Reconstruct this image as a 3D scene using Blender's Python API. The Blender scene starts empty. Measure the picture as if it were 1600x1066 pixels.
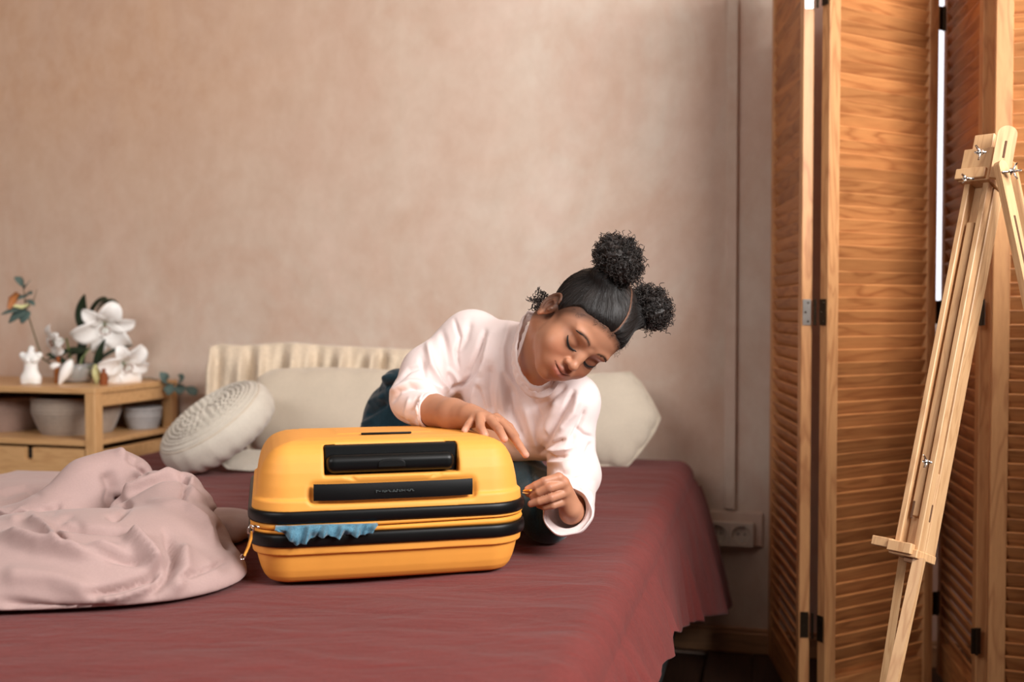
import bpy, math, random
import numpy as np
from mathutils import Vector, Matrix, noise

random.seed(7)
C = bpy.context.scene.collection
SC = bpy.context.scene

# ------------------------------------------------------------------ camera
TILT = math.atan(45 / 1600)
FWD = np.array([0, math.cos(TILT), -math.sin(TILT)])
UPV = np.array([0, math.sin(TILT), math.cos(TILT)])
CAM = np.array([0, 0, 1.0])
cd = bpy.data.cameras.new('camera')
cam = bpy.data.objects.new('camera', cd)
C.objects.link(cam)
cam.location = CAM
cam.rotation_euler = (math.pi / 2 - TILT, 0, 0)
cd.lens = 36
cd.sensor_width = 36
cd.clip_start = 0.05
cd.dof.use_dof = True
cd.dof.focus_distance = 1.74
cd.dof.aperture_fstop = 2.6
SC.camera = cam

# ------------------------------------------------------------------ exposure, world, lights
SC.view_settings.view_transform = 'Standard'
SC.view_settings.look = 'None'
SC.view_settings.gamma = 1
SC.view_settings.use_curve_mapping = False
SC.view_settings.exposure = 0.0
wd = bpy.data.worlds.new('sky')
SC.world = wd
wd.use_nodes = True
wd.node_tree.nodes['Background'].inputs[0].default_value = (0.95, 0.93, 1.0, 1)
wd.node_tree.nodes['Background'].inputs[1].default_value = 1.6

TH = math.radians(14)
ru = np.array([math.cos(TH), -math.sin(TH), 0])
rv = np.array([math.sin(TH), math.cos(TH), 0])


def RM(u, v, z):
    """room coordinates (along the back wall, towards it, up) to world"""
    return np.array([u * ru[0] + v * rv[0], u * ru[1] + v * rv[1], z])


def area(name, loc, target, sx, sy, power, col):
    l = bpy.data.lights.new(name, 'AREA')
    l.shape = 'RECTANGLE'
    l.size = sx
    l.size_y = sy
    l.energy = power
    l.color = col
    o = bpy.data.objects.new(name, l)
    C.objects.link(o)
    o.location = loc
    d = Vector(target) - Vector(loc)
    o.rotation_euler = d.to_track_quat('-Z', 'Y').to_euler()
    return o


area('window_daylight', RM(1.95, 0.75, 2.25), RM(-0.5, 2.6, 1.75), 2.2, 1.0, 208, (1.0, 0.975, 0.955))
area('rear_fill', RM(-1.9, -0.9, 2.4), RM(-2.0, 3.0, 1.7), 1.8, 0.8, 46, (1.0, 0.975, 0.965))  # added soft fill behind the camera, no window stands there


# ------------------------------------------------------------------ helpers
def W(px, py, Y):
    """point of the place seen at a pixel of the photograph, at distance Y into the room"""
    d = 1600 * FWD + (px - 800) * np.array([1.0, 0, 0]) + (533 - py) * UPV
    return CAM + d * (Y / d[1])


def PJ(P):
    d = P - CAM
    z = d @ FWD
    return np.stack([800 + 1600 * d[:, 0] / z, 533 - 1600 * (d @ UPV) / z], 1)


def srgb(r, g, b):
    f = lambda c: c / 12.92 if c <= 0.04045 else ((c + 0.055) / 1.055) ** 2.4
    return (f(r / 255), f(g / 255), f(b / 255), 1)


class NT:
    def __init__(s, name):
        s.m = bpy.data.materials.new(name)
        s.m.use_nodes = True
        s.t = s.m.node_tree
        s.b = s.t.nodes['Principled BSDF']

    def n(s, typ, **kw):
        x = s.t.nodes.new(typ)
        for k, v in kw.items():
            if k.startswith('i_'):
                key = k[2:]
                x.inputs[int(key) if key.isdigit() else key.replace('_', ' ')].default_value = v
            else:
                setattr(x, k, v)
        return x

    def l(s, a, b):
        s.t.links.new(a, b)

    def coord(s, scale=(1, 1, 1), kind='Object'):
        tc = s.n('ShaderNodeTexCoord')
        mp = s.n('ShaderNodeMapping')
        mp.inputs['Scale'].default_value = scale
        s.l(tc.outputs[kind], mp.inputs[0])
        return mp.outputs[0]

    def noise(s, vec, scale, detail=4, rough=0.55, dist=0.0):
        x = s.n('ShaderNodeTexNoise')
        x.inputs['Scale'].default_value = scale
        x.inputs['Detail'].default_value = detail
        x.inputs['Roughness'].default_value = rough
        x.inputs['Distortion'].default_value = dist
        if vec is not None:
            s.l(vec, x.inputs['Vector'])
        return x.outputs[0]

    def ramp(s, fac, stops):
        r = s.n('ShaderNodeValToRGB')
        e = r.color_ramp.elements
        e[0].position, e[0].color = stops[0]
        e[1].position, e[1].color = stops[-1]
        for p, c in stops[1:-1]:
            q = e.new(p)
            q.color = c
        s.l(fac, r.inputs[0])
        return r.outputs[0]

    def mix(s, fac, a, b, mode='MIX'):
        x = s.n('ShaderNodeMix', data_type='RGBA', blend_type=mode)
        for v, i in ((fac, 0), (a, 6), (b, 7)):
            if isinstance(v, (int, float, tuple)):
                x.inputs[i].default_value = v
            else:
                s.l(v, x.inputs[i])
        return x.outputs[2]

    def bump(s, h, strength, dist=0.002, prev=None):
        x = s.n('ShaderNodeBump')
        x.inputs['Strength'].default_value = strength
        x.inputs['Distance'].default_value = dist
        s.l(h, x.inputs['Height'])
        if prev is not None:
            s.l(prev, x.inputs['Normal'])
        s.l(x.outputs[0], s.b.inputs['Normal'])
        return x.outputs[0]

    def set(s, **kw):
        for k, v in kw.items():
            s.b.inputs[k.replace('_', ' ')].default_value = v
        return s


def plain(name, col, rough=0.5, metal=0.0, var=0.06, scale=30, bump=0.0, bscale=200, bdist=0.001, **kw):
    t = NT(name)
    v = t.coord()
    c2 = tuple(max(0, x * (1 - var * 2)) for x in col[:3]) + (1,)
    c1 = tuple(min(1, x * (1 + var)) for x in col[:3]) + (1,)
    t.l(t.ramp(t.noise(v, scale), [(0.3, c2), (0.7, c1)]), t.b.inputs['Base Color'])
    t.set(Roughness=rough, Metallic=metal, **kw)
    if bump:
        t.bump(t.noise(v, bscale, 3), bump, bdist)
    return t.m


def wood(name, light, dark, along='Z', fine=1.0, rough=0.5, rnd=0.25):
    """pine-like grain, stretched along one axis; every object gets its own figure"""
    t = NT(name)
    tc = t.n('ShaderNodeTexCoord')
    oi = t.n('ShaderNodeObjectInfo')
    off = t.n('ShaderNodeVectorMath', operation='SCALE')
    cx = t.n('ShaderNodeCombineXYZ')
    for i in range(3):
        t.l(oi.outputs['Random'], cx.inputs[i])
    t.l(cx.outputs[0], off.inputs[0])
    off.inputs['Scale'].default_value = 37.0
    ad = t.n('ShaderNodeVectorMath', operation='ADD')
    t.l(tc.outputs['Object'], ad.inputs[0])
    t.l(off.outputs[0], ad.inputs[1])
    mp = t.n('ShaderNodeMapping')
    st = {'X': (0.12, 1, 1), 'Y': (1, 0.12, 1), 'Z': (1, 1, 0.12)}[along]
    mp.inputs['Scale'].default_value = st
    t.l(ad.outputs[0], mp.inputs[0])
    n1 = t.noise(mp.outputs[0], 14 * fine, 3, 0.5, 0.6)
    mul = t.n('ShaderNodeMath', operation='MULTIPLY')
    mul.inputs[1].default_value = 9.0
    t.l(n1, mul.inputs[0])
    fr = t.n('ShaderNodeMath', operation='PINGPONG')
    fr.inputs[1].default_value = 0.5
    t.l(mul.outputs[0], fr.inputs[0])
    n2 = t.noise(mp.outputs[0], 160 * fine, 4, 0.6)
    base = t.ramp(fr.outputs[0], [(0.0, dark), (0.28, light), (1.0, light)])
    mid = tuple((a * 0.55 + b * 0.45) for a, b in zip(light, dark))
    base = t.mix(0.45, base, t.ramp(n2, [(0.35, mid), (0.6, light)]))
    hv = t.n('ShaderNodeHueSaturation')
    mr = t.n('ShaderNodeMapRange')
    mr.inputs['To Min'].default_value = 1 - rnd
    mr.inputs['To Max'].default_value = 1 + rnd * 0.4
    t.l(oi.outputs['Random'], mr.inputs[0])
    t.l(mr.outputs[0], hv.inputs['Value'])
    t.l(base, hv.inputs['Color'])
    t.l(hv.outputs[0], t.b.inputs['Base Color'])
    t.set(Roughness=rough)
    t.bump(n2, 0.15, 0.0006)
    return t.m


def npmesh(name, V, F, smooth=True):
    V = np.asarray(V, float)
    me = bpy.data.meshes.new(name)
    if isinstance(F, np.ndarray):
        F = F.astype(np.int32)
        me.vertices.add(len(V))
        me.vertices.foreach_set('co', V.ravel())
        k = F.shape[1]
        me.loops.add(F.size)
        me.loops.foreach_set('vertex_index', F.ravel())
        me.polygons.add(len(F))
        me.polygons.foreach_set('loop_start', np.arange(0, F.size, k, dtype=np.int32))
        me.update(calc_edges=True)
    else:
        me.from_pydata([tuple(v) for v in V], [], [tuple(f) for f in F])
    if smooth:
        me.polygons.foreach_set('use_smooth', np.ones(len(me.polygons), bool))
    me.update()
    return me


def obj(name, me, m=None, parent=None):
    o = bpy.data.objects.new(name, me)
    C.objects.link(o)
    if m is not None and not me.materials:
        me.materials.append(m)
    if parent is not None:
        o.parent = parent
        o.matrix_parent_inverse = Matrix.Identity(4)
    return o


def tag(o, label=None, cat=None, group=None, kind=None):
    if label: o['label'] = label
    if cat: o['category'] = cat
    if group: o['group'] = group
    if kind: o['kind'] = kind
    return o


def thing(name, label, cat, loc=(0, 0, 0), rz=0.0, group=None):
    o = bpy.data.objects.new(name, None)
    o.empty_display_size = 0.05
    C.objects.link(o)
    o.location = loc
    o.rotation_euler = (0, 0, rz)
    return tag(o, label, cat, group)


class MB:
    """collects simple shapes into one mesh"""
    def __init__(s):
        s.V, s.F = [], []

    def add(s, V, F):
        n = len(s.V)
        s.V += [tuple(v) for v in V]
        s.F += [tuple(i + n for i in f) for f in F]
        return s

    def box(s, c, size, R=None, bev=0.0):
        """box with chamfered edges when bev is given"""
        hx, hy, hz = (x / 2 for x in size)
        if bev <= 0:
            V = [(sx * hx, sy * hy, sz * hz) for sx in (-1, 1) for sy in (-1, 1) for sz in (-1, 1)]
            F = [(0, 1, 3, 2), (4, 6, 7, 5), (0, 4, 5, 1), (2, 3, 7, 6), (0, 2, 6, 4), (1, 5, 7, 3)]
        else:
            V, idx = [], {}
            for sx in (-1, 1):
                for sy in (-1, 1):
                    for sz in (-1, 1):
                        for ax in range(3):
                            p = [sx * (hx - bev), sy * (hy - bev), sz * (hz - bev)]
                            p[ax] = (sx * hx, sy * hy, sz * hz)[ax]
                            idx[(sx, sy, sz, ax)] = len(V)
                            V.append(tuple(p))
            F = []
            def face(keys):
                f = [idx[k] for k in keys]
                a, b, c_ = (np.array(V[f[i]]) for i in (0, 1, 2))
                nrm = np.cross(b - a, c_ - b)
                cen = sum(np.array(V[i]) for i in f) / len(f)
                F.append(tuple(f if nrm @ cen > 0 else f[::-1]))
            for ax in range(3):
                o1, o2 = [i for i in range(3) if i != ax]
                for sg in (-1, 1):
                    ks = []
                    for (p, q) in ((-1, -1), (1, -1), (1, 1), (-1, 1)):
                        k = [0, 0, 0]; k[ax] = sg; k[o1] = p; k[o2] = q
                        ks.append(tuple(k) + (ax,))
                    face(ks)
                for p in (-1, 1):
                    for q in (-1, 1):
                        ks = []
                        for (sg, a2) in ((-1, o1), (1, o1), (1, o2), (-1, o2)):
                            k = [0, 0, 0]; k[ax] = sg; k[o1] = p; k[o2] = q
                            ks.append(tuple(k) + (a2,))
                        face(ks)
            for sx in (-1, 1):
                for sy in (-1, 1):
                    for sz in (-1, 1):
                        face([(sx, sy, sz, 0), (sx, sy, sz, 1), (sx, sy, sz, 2)])
        V = np.array(V)
        if R is not None:
            V = V @ np.asarray(R).T
        return s.add(V + np.asarray(c), F)

    def tube(s, pts, r, n=8, cap=True, flat=1.0):
        pts = [np.asarray(p, float) for p in pts]
        rs = r if hasattr(r, '__len__') else [r] * len(pts)
        t0 = pts[1] - pts[0]
        up = np.array([0, 0, 1.0]) if abs(t0[2]) < 0.9 * np.linalg.norm(t0) else np.array([1.0, 0, 0])
        V, F = [], []
        prev = None
        for i, p in enumerate(pts):
            t = pts[min(i + 1, len(pts) - 1)] - pts[max(i - 1, 0)]
            t = t / (np.linalg.norm(t) + 1e-12)
            a = np.cross(t, up) if prev is None else prev - t * (prev @ t)
            a /= np.linalg.norm(a) + 1e-12
            prev = a
            b = np.cross(t, a)
            for k in range(n):
                th = 2 * math.pi * k / n
                V.append(p + rs[i] * (math.cos(th) * a + flat * math.sin(th) * b))
        for i in range(len(pts) - 1):
            for k in range(n):
                k2 = (k + 1) % n
                F.append((i * n + k, (i + 1) * n + k, (i + 1) * n + k2, i * n + k2)[::-1])
        if cap:
            F.append(tuple(range(n)))
            F.append(tuple((len(pts) - 1) * n + k for k in range(n))[::-1])
        return s.add(V, F)

    def lathe(s, prof, n=32, c=(0, 0, 0), R=None, capt=True):
        V, F = [], []
        for r, z in prof:
            for k in range(n):
                a = 2 * math.pi * k / n
                V.append((r * math.cos(a), r * math.sin(a), z))
        for i in range(len(prof) - 1):
            for k in range(n):
                k2 = (k + 1) % n
                F.append((i * n + k, i * n + k2, (i + 1) * n + k2, (i + 1) * n + k))
        if capt:
            F.append(tuple(range(n))[::-1])
            F.append(tuple((len(prof) - 1) * n + k for k in range(n)))
        V = np.array(V)
        if R is not None:
            V = V @ np.asarray(R).T
        return s.add(V + np.asarray(c), F)

    def mesh(s, name, smooth=False):
        return npmesh(name, s.V, s.F, smooth)

    def build(s, name, m, parent=None, smooth=False):
        return obj(name, s.mesh(name, smooth), m, parent)


def rotmat(ax, ang):
    return np.array(Matrix.Rotation(ang, 3, ax))


def smooth_sharp(o, ang=40):
    me = o.data
    me.polygons.foreach_set('use_smooth', np.ones(len(me.polygons), bool))
    me.set_sharp_from_angle(angle=math.radians(ang))
    return o


# ------------------------------------------------------------------ distance-field sculpting
class SDF:
    def __init__(s):
        s.p = []

    def add(s, fn, k=0.005, op='u'):
        s.p.append((fn, k, op))
        return s

    def ell(s, c, r, R=None, k=0.005, op='u', tf=None):
        c = np.asarray(c, float); r = np.asarray(r, float)
        def fn(P):
            q = P - c
            if R is not None:
                q = q @ R
            k0 = np.sqrt(((q / r) ** 2).sum(-1))
            k1 = np.sqrt(((q / (r * r)) ** 2).sum(-1))
            return k0 * (k0 - 1) / (k1 + 1e-9)
        return s.add(tf(fn) if tf else fn, k, op)

    def con(s, a, b, r1, r2=None, k=0.005, op='u', tf=None):
        a = np.asarray(a, float); b = np.asarray(b, float)
        r2 = r1 if r2 is None else r2
        ba = b - a
        L = ba @ ba + 1e-12
        def fn(P):
            q = P - a
            h = np.clip((q @ ba) / L, 0, 1)
            return np.sqrt(((q - h[..., None] * ba) ** 2).sum(-1)) - (r1 + (r2 - r1) * h)
        return s.add(tf(fn) if tf else fn, k, op)

    def chain(s, pts, rs, k=0.005, op='u', tf=None):
        for i in range(len(pts) - 1):
            s.con(pts[i], pts[i + 1], rs[i], rs[i + 1], k, op, tf)
        return s

    def ev(s, P, sel=None):
        d = np.full(P.shape[0], 1.0)
        for i, (fn, k, op) in enumerate(s.p):
            if sel is not None and not sel[i]:
                continue
            e = fn(P)
            if op == 'u':
                h = np.clip(0.5 + 0.5 * (d - e) / k, 0, 1)
                d = d + (e - d) * h - k * h * (1 - h)
            elif op == 's':
                a = -d
                h = np.clip(0.5 + 0.5 * (a - e) / k, 0, 1)
                d = -(a + (e - a) * h - k * h * (1 - h))
            elif op == 'i':
                d = np.maximum(d, e)
        return d

    def mesh(s, lo, hi, h, B=20, dense=False):
        lo = np.asarray(lo, float); hi = np.asarray(hi, float)
        nb = np.ceil((hi - lo) / (h * B)).astype(int)
        ii = np.stack(np.meshgrid(*[np.arange(n) for n in nb], indexing='ij'), -1).reshape(-1, 3)
        cen = lo + (ii + 0.5) * B * h
        half = B * h * 0.87
        D = np.stack([fn(cen) for fn, k, op in s.p], 1)
        if dense:
            act = np.ones(len(ii), bool)
        else:
            act = np.abs(s.ev(cen)) < half * 1.25 + 0.012
        ks = np.array([k for _, k, _ in s.p])
        n = B + 2
        g = np.stack(np.meshgrid(*[np.arange(-1, B + 1)] * 3, indexing='ij'), -1).reshape(-1, 3)
        big = (nb * B + 4).astype(np.int64)
        Ks, Vs, Qs = [], [], []
        corners = [(a, b, c) for a in (0, 1) for b in (0, 1) for c in (0, 1)]
        edges = []
        for i, a in enumerate(corners):
            for j, b in enumerate(corners):
                if i < j and sum(abs(x - y) for x, y in zip(a, b)) == 1:
                    edges.append((i, j))
        def key(c, base):
            q = c + base + 1
            return (q[:, 0] * big[1] + q[:, 1]) * big[2] + q[:, 2]
        for bi in np.nonzero(act)[0]:
            base = ii[bi] * B
            sel = D[bi] < half * 1.3 + ks + 0.012
            if dense: sel[:] = True
            if not sel.any():
                continue
            P = lo + (g + base) * h
            v = s.ev(P, sel).reshape(n, n, n)
            neg = v < 0
            if neg.all() or not neg.any():
                continue
            m = n - 1
            cnt = np.zeros((m, m, m), int)
            for (a, b, c) in corners:
                cnt += neg[a:a + m, b:b + m, c:c + m]
            cells = np.argwhere((cnt > 0) & (cnt < 8))
            if not len(cells):
                continue
            cv = np.stack([v[cells[:, 0] + a, cells[:, 1] + b, cells[:, 2] + c] for a, b, c in corners], 1)
            acc = np.zeros((len(cells), 3)); num = np.zeros(len(cells))
            for i, j in edges:
                x = (cv[:, i] < 0) != (cv[:, j] < 0)
                t = np.where(x, cv[:, i] / np.where(x, cv[:, i] - cv[:, j], 1), 0)
                p = np.array(corners[i]) + t[:, None] * (np.array(corners[j]) - np.array(corners[i]))
                acc += np.where(x[:, None], p, 0)
                num += x
            pos = acc / num[:, None] + cells - 1 + base
            Ks.append(key(cells - 1, base)); Vs.append(lo + pos * h)
            for ax in range(3):
                o1, o2 = (ax + 1) % 3, (ax + 2) % 3
                sl0 = [slice(1, n - 1)] * 3; sl1 = [slice(1, n - 1)] * 3
                sl1[ax] = slice(2, n)
                A = neg[tuple(sl0)]; Bq = neg[tuple(sl1)]
                e = np.argwhere(A != Bq)
                if not len(e):
                    continue
                fl = A[e[:, 0], e[:, 1], e[:, 2]]
                d1 = np.zeros(3, int); d1[o1] = 1
                d2 = np.zeros(3, int); d2[o2] = 1
                q = np.stack([key(e, base), key(e - d1, base), key(e - d1 - d2, base), key(e - d2, base)], 1)
                q[~fl] = q[~fl][:, ::-1]
                Qs.append(q)
        K = np.concatenate(Ks); V = np.concatenate(Vs); Q = np.concatenate(Qs)
        uk, first = np.unique(K, return_index=True)
        V = V[first]
        idx = np.searchsorted(uk, Q)
        idx = np.clip(idx, 0, len(uk) - 1)
        ok = (uk[idx] == Q).all(1)
        return V, idx[ok]


def normals(V, F):
    n = np.zeros_like(V)
    a, b, c, d = (V[F[:, i]] for i in range(4))
    fn = np.cross(c - a, d - b)
    for i in range(4):
        for j in range(3):
            n[:, j] += np.bincount(F[:, i], fn[:, j], len(V))
    return n / (np.linalg.norm(n, axis=1)[:, None] + 1e-12)


def relax(V, F, it=1, w=0.5):
    for _ in range(it):
        acc = np.zeros_like(V); cnt = np.zeros(len(V))
        for i in range(4):
            for j in (1, 3):
                o = F[:, (i + j) % 4]
                for k in range(3):
                    acc[:, k] += np.bincount(F[:, i], V[o][:, k], len(V))
                cnt += np.bincount(F[:, i], minlength=len(V))
        V = V * (1 - w) + w * acc / np.maximum(cnt, 1)[:, None]
    return V


def folds(V, F, lines, ylo=-9, yhi=9, deepest=0.03):
    """raise ridges / press creases along paths of the cloth's visible side; lines: (pixel path, width px, height m)"""
    N = normals(V, F)
    P = PJ(V)
    view = CAM - V
    view /= np.linalg.norm(view, axis=1)[:, None]
    face = np.clip((N * view).sum(1) * 2.0 + 0.1, 0, 1) * ((V[:, 1] > ylo) & (V[:, 1] < yhi))
    tot = np.zeros(len(V))
    for path, w, amp in lines:
        path = np.array(path, float)
        best = np.full(len(V), 1e9); tp = np.zeros(len(V))
        seg = np.linalg.norm(np.diff(path, axis=0), axis=1); L = seg.sum(); s0 = 0
        for i in range(len(path) - 1):
            a, b = path[i], path[i + 1]
            ab = b - a
            h = np.clip(((P - a) @ ab) / (ab @ ab + 1e-9), 0, 1)
            d = np.linalg.norm(P - a - h[:, None] * ab, axis=1)
            up = d < best
            best = np.where(up, d, best); tp = np.where(up, (s0 + h * seg[i]) / L, tp)
            s0 += seg[i]
        x = best / w
        env = np.clip(np.minimum(tp, 1 - tp) * 5 + 0.25, 0, 1)
        tot += amp * np.exp(-x * x) * env
    tot = np.maximum(tot, -deepest)
    return V + N * (tot * face)[:, None]


def fbm(V, scale, seed=0.0, octv=3):
    out = np.empty(len(V))
    for i, p in enumerate(V):
        out[i] = noise.fractal(Vector((p[0] * scale + seed, p[1] * scale - seed, p[2] * scale)), 1.0, 2.0, octv)
    return out


def wavenoise(V, scale, seed=0, n=14):
    """cheap smooth noise from summed plane waves, about -1..1"""
    rng = np.random.RandomState(seed)
    o = np.zeros(len(V))
    for i in range(n):
        d = rng.normal(size=3); d /= np.linalg.norm(d)
        f = scale * rng.uniform(0.5, 1.7)
        o += np.sin(V @ d * f + rng.uniform(0, 6.3) + 1.5 * np.sin(V @ np.roll(d, 1) * f * 0.6 + i))
    return o / n * 1.6


def grid(fn, nu, nv, closed_u=False):
    """fn(u array, v array) -> points"""
    u = np.linspace(0, 1, nu, endpoint=not closed_u); v = np.linspace(0, 1, nv)
    U, Vv = np.meshgrid(u, v, indexing='ij')
    P = fn(U.ravel(), Vv.ravel())
    F = []
    for i in range(nu if closed_u else nu - 1):
        i2 = (i + 1) % nu
        a = i * nv + np.arange(nv - 1); b = i2 * nv + np.arange(nv - 1)
        F.append(np.stack([a, b, b + 1, a + 1], 1))
    return P, np.concatenate(F)


def solidify(V, F, t):
    """close a sheet into a thin slab"""
    N = normals(V, F)
    n = len(V)
    V2 = np.concatenate([V, V - N * t])
    e = {}
    for f in F:
        for i in range(4):
            a, b = f[i], f[(i + 1) % 4]
            e[(a, b)] = e.get((a, b), 0) + 1
    rim = [(a, b) for (a, b) in e if (b, a) not in e]
    R = np.array([(a, a + n, b + n, b) for a, b in rim])
    return V2, np.concatenate([F, F[:, ::-1] + n, R])


def biggest(V, F):
    """keep only the largest connected piece"""
    par = np.arange(len(V))
    while True:
        m = par[F].min(1)
        new = par.copy()
        for i in range(4):
            np.minimum.at(new, F[:, i], m)
        new = new[new]
        if (new == par).all():
            break
        par = new
    lab, cnt = np.unique(par[F[:, 0]], return_counts=True)
    keep = par[F[:, 0]] == lab[cnt.argmax()]
    F = F[keep]
    u, inv = np.unique(F, return_inverse=True)
    return V[u], inv.reshape(F.shape)

# ------------------------------------------------------------------ materials of the setting
def wall_mat(name):
    t = NT(name)
    v = t.coord((1, 1, 0.75))
    a = t.noise(v, 1.2, 6, 0.66, 1.2)
    b = t.noise(v, 3.4, 6, 0.66, 0.5)
    c = t.noise(v, 14, 5, 0.7, 0.2)
    # colours of the wall
    tan, pink, grey, rose = srgb(198, 156, 121), srgb(207, 187, 172), srgb(205, 192, 177), srgb(198, 173, 156)
    col = t.ramp(a, [(0.40, rose), (0.50, grey), (0.60, pink)])
    # colour shifts to tan at the upper left and to rose on the right
    sx = t.n('ShaderNodeSeparateXYZ')
    tc = t.n('ShaderNodeTexCoord')
    t.l(tc.outputs['Object'], sx.inputs[0])
    mr = t.n('ShaderNodeMapRange')
    mr.inputs['From Min'].default_value = -0.6
    mr.inputs['From Max'].default_value = -2.0
    t.l(sx.outputs[0], mr.inputs[0])
    m2 = t.n('ShaderNodeMath', operation='MULTIPLY')
    t.l(mr.outputs[0], m2.inputs[0])
    hz = t.n('ShaderNodeMapRange')
    hz.inputs['From Min'].default_value = 0.85
    hz.inputs['From Max'].default_value = 1.75
    t.l(sx.outputs[2], hz.inputs[0])
    t.l(hz.outputs[0], m2.inputs[1])
    col = t.mix(m2.outputs[0], col, tan)
    col = t.mix(t.ramp(b, [(0.42, (0, 0, 0, 1)), (0.70, (0.6, 0.6, 0.6, 1))]), col, srgb(188, 152, 127))
    mr2 = t.n('ShaderNodeMapRange')
    mr2.inputs['From Min'].default_value = 0.0
    mr2.inputs['From Max'].default_value = 0.25
    t.l(sx.outputs[0], mr2.inputs[0])
    col = t.mix(mr2.outputs[0], col, t.ramp(b, [(0.35, srgb(197, 152, 138)), (0.65, srgb(206, 168, 148))]))
    col = t.mix(0.3, col, t.ramp(c, [(0.3, srgb(186, 152, 132)), (0.7, srgb(222, 200, 184))]))
    t.l(col, t.b.inputs['Base Color'])
    t.set(Roughness=0.75)
    n = t.bump(c, 0.12, 0.003)
    t.bump(b, 0.15, 0.004, n)
    return t.m


M_wall = wall_mat('plaster')
M_plain_wall = plain('far_plaster', srgb(112, 92, 82), 0.9, scale=2)
M_ceil = plain('ceiling_paint', srgb(196, 186, 176), 0.9)
M_plank = wood('dark_floor_wood', srgb(62, 40, 30), srgb(34, 21, 16), 'Y', 1, 0.45)
M_skirt = wood('skirting_wood', srgb(176, 130, 92), srgb(130, 90, 60), 'X', 0.8, 0.55, 0.1)
M_pine = wood('screen_pine', srgb(200, 136, 82), srgb(148, 86, 46), 'X', 0.8, 0.42, 0.22)
M_pine_post = wood('post_pine', srgb(204, 150, 100), srgb(162, 104, 64), 'Z', 1.0, 0.42, 0.08)
M_easel = wood('beech', srgb(214, 172, 126), srgb(182, 132, 88), 'Z', 1.4, 0.45, 0.08)
M_bamboo = wood('bamboo', srgb(216, 170, 118), srgb(188, 138, 88), 'X', 1.4, 0.4, 0.05)
M_bamboo_v = wood('bamboo_upright', srgb(216, 170, 118), srgb(188, 138, 88), 'Z', 1.4, 0.4, 0.05)
M_steel = plain('zinc_steel', srgb(205, 205, 200), 0.3, 1.0, bump=0.1)
M_dsteel = plain('dark_steel', srgb(70, 58, 45), 0.4, 0.9)
M_chrome = plain('chrome', srgb(225, 222, 218), 0.16, 1.0)
M_white = plain('white_paint', srgb(236, 234, 230), 0.5)
M_hole = plain('socket_dark', srgb(40, 34, 32), 0.6)  # near-black that stands in for shade inside small openings


def rbox(name, u0, u1, v0, v1, z0, z1, m, parent=None, bev=0.0):
    """a box in room directions, its origin at its centre"""
    b = MB().box((0, 0, 0), (u1 - u0, v1 - v0, z1 - z0), None, bev)
    o = b.build(name, m, parent)
    if parent is None:
        o.location = RM((u0 + u1) / 2, (v0 + v1) / 2, (z0 + z1) / 2)
        o.rotation_euler = (0, 0, -TH)
    else:
        o.location = ((u0 + u1) / 2, (v0 + v1) / 2, (z0 + z1) / 2)
    return o


# ------------------------------------------------------------------ room shell
WV = 3.07
U0, U1, V0 = -3.3, 2.25, -1.95
H = 2.9
wx0, wx1, wz0, wz1 = 0.36, 1.5, 0.94, 2.35          # the window behind the screen
wb = MB()
def wseg(b, u0, u1, z0, z1):
    z0 = -0.12 if z0 == 0 else z0
    b.box(((u0 + u1) / 2, 0.1, (z0 + z1) / 2), (u1 - u0, 0.2, z1 - z0))
wseg(wb, U0, wx0, 0, H); wseg(wb, wx1, U1, 0, H); wseg(wb, wx0, wx1, 0, wz0); wseg(wb, wx0, wx1, wz1, H)
o = wb.build('wall_back', M_wall); tag(o, kind='structure')
o.location = RM(0, WV, 0); o.rotation_euler = (0, 0, -TH)
tag(rbox('wall_left', U0 - 0.2, U0, V0, WV, -0.12, H, M_plain_wall), kind='structure')
tag(rbox('wall_right', U1, U1 + 0.2, V0, WV, -0.12, H, M_plain_wall), kind='structure')
tag(rbox('wall_front', U0, U1, V0 - 0.2, V0, -0.12, H, M_plain_wall), kind='structure')
tag(rbox('ceiling', U0, U1, V0, WV, H, H + 0.1, M_ceil), kind='structure')
fl = rbox('floor', U0, U1, V0, WV, -0.12, -0.018, M_plank); tag(fl, kind='structure')
pm = MB().box((0, 0, 0), (0.128, 1.25, 0.018), None, 0.002).mesh('plank')
pm.materials.append(M_plank)
for i in range(14):
    for j in range(2):
        p = obj('plank', pm, None, fl)
        off = 0.62 if i % 2 else 0.0
        p.location = (-0.1 + 0.13 * i - (U0 + U1) / 2, WV - 0.63 + off * 0 - 1.255 * j - (0.3 if i % 2 else 0) * j - (V0 + WV) / 2, 0.060)

b = MB()
b.box((0, 0, 0), (wx0 + 0.3 - U0 + 0.3, 0.022, 0.062), None, 0.003)
b.box((0, 0.004, 0.036), (wx0 + 0.3 - U0 + 0.3, 0.014, 0.012), None, 0.003)
o = b.build('baseboard_back', M_skirt); tag(o, kind='structure')
o.location = RM((U0 + wx0 + 0.6) / 2, WV - 0.0115, 0.031); o.rotation_euler = (0, 0, -TH)

# cable trunking that climbs the wall from the socket
p = W(1141, 500, 2.98); ut = p @ ru
tr = MB()
tr.box((0, 0, 0), (0.030, 0.014, 2.48), None, 0.003)
tr.box((0.014, -0.009, 0), (0.005, 0.006, 2.48), None, 0.001)
tr = tr.build('trim_1', M_wall); tag(tr, kind='structure')
tr.location = RM(ut, WV - 0.007, 1.66); tr.rotation_euler = (0, 0, -TH)

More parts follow.
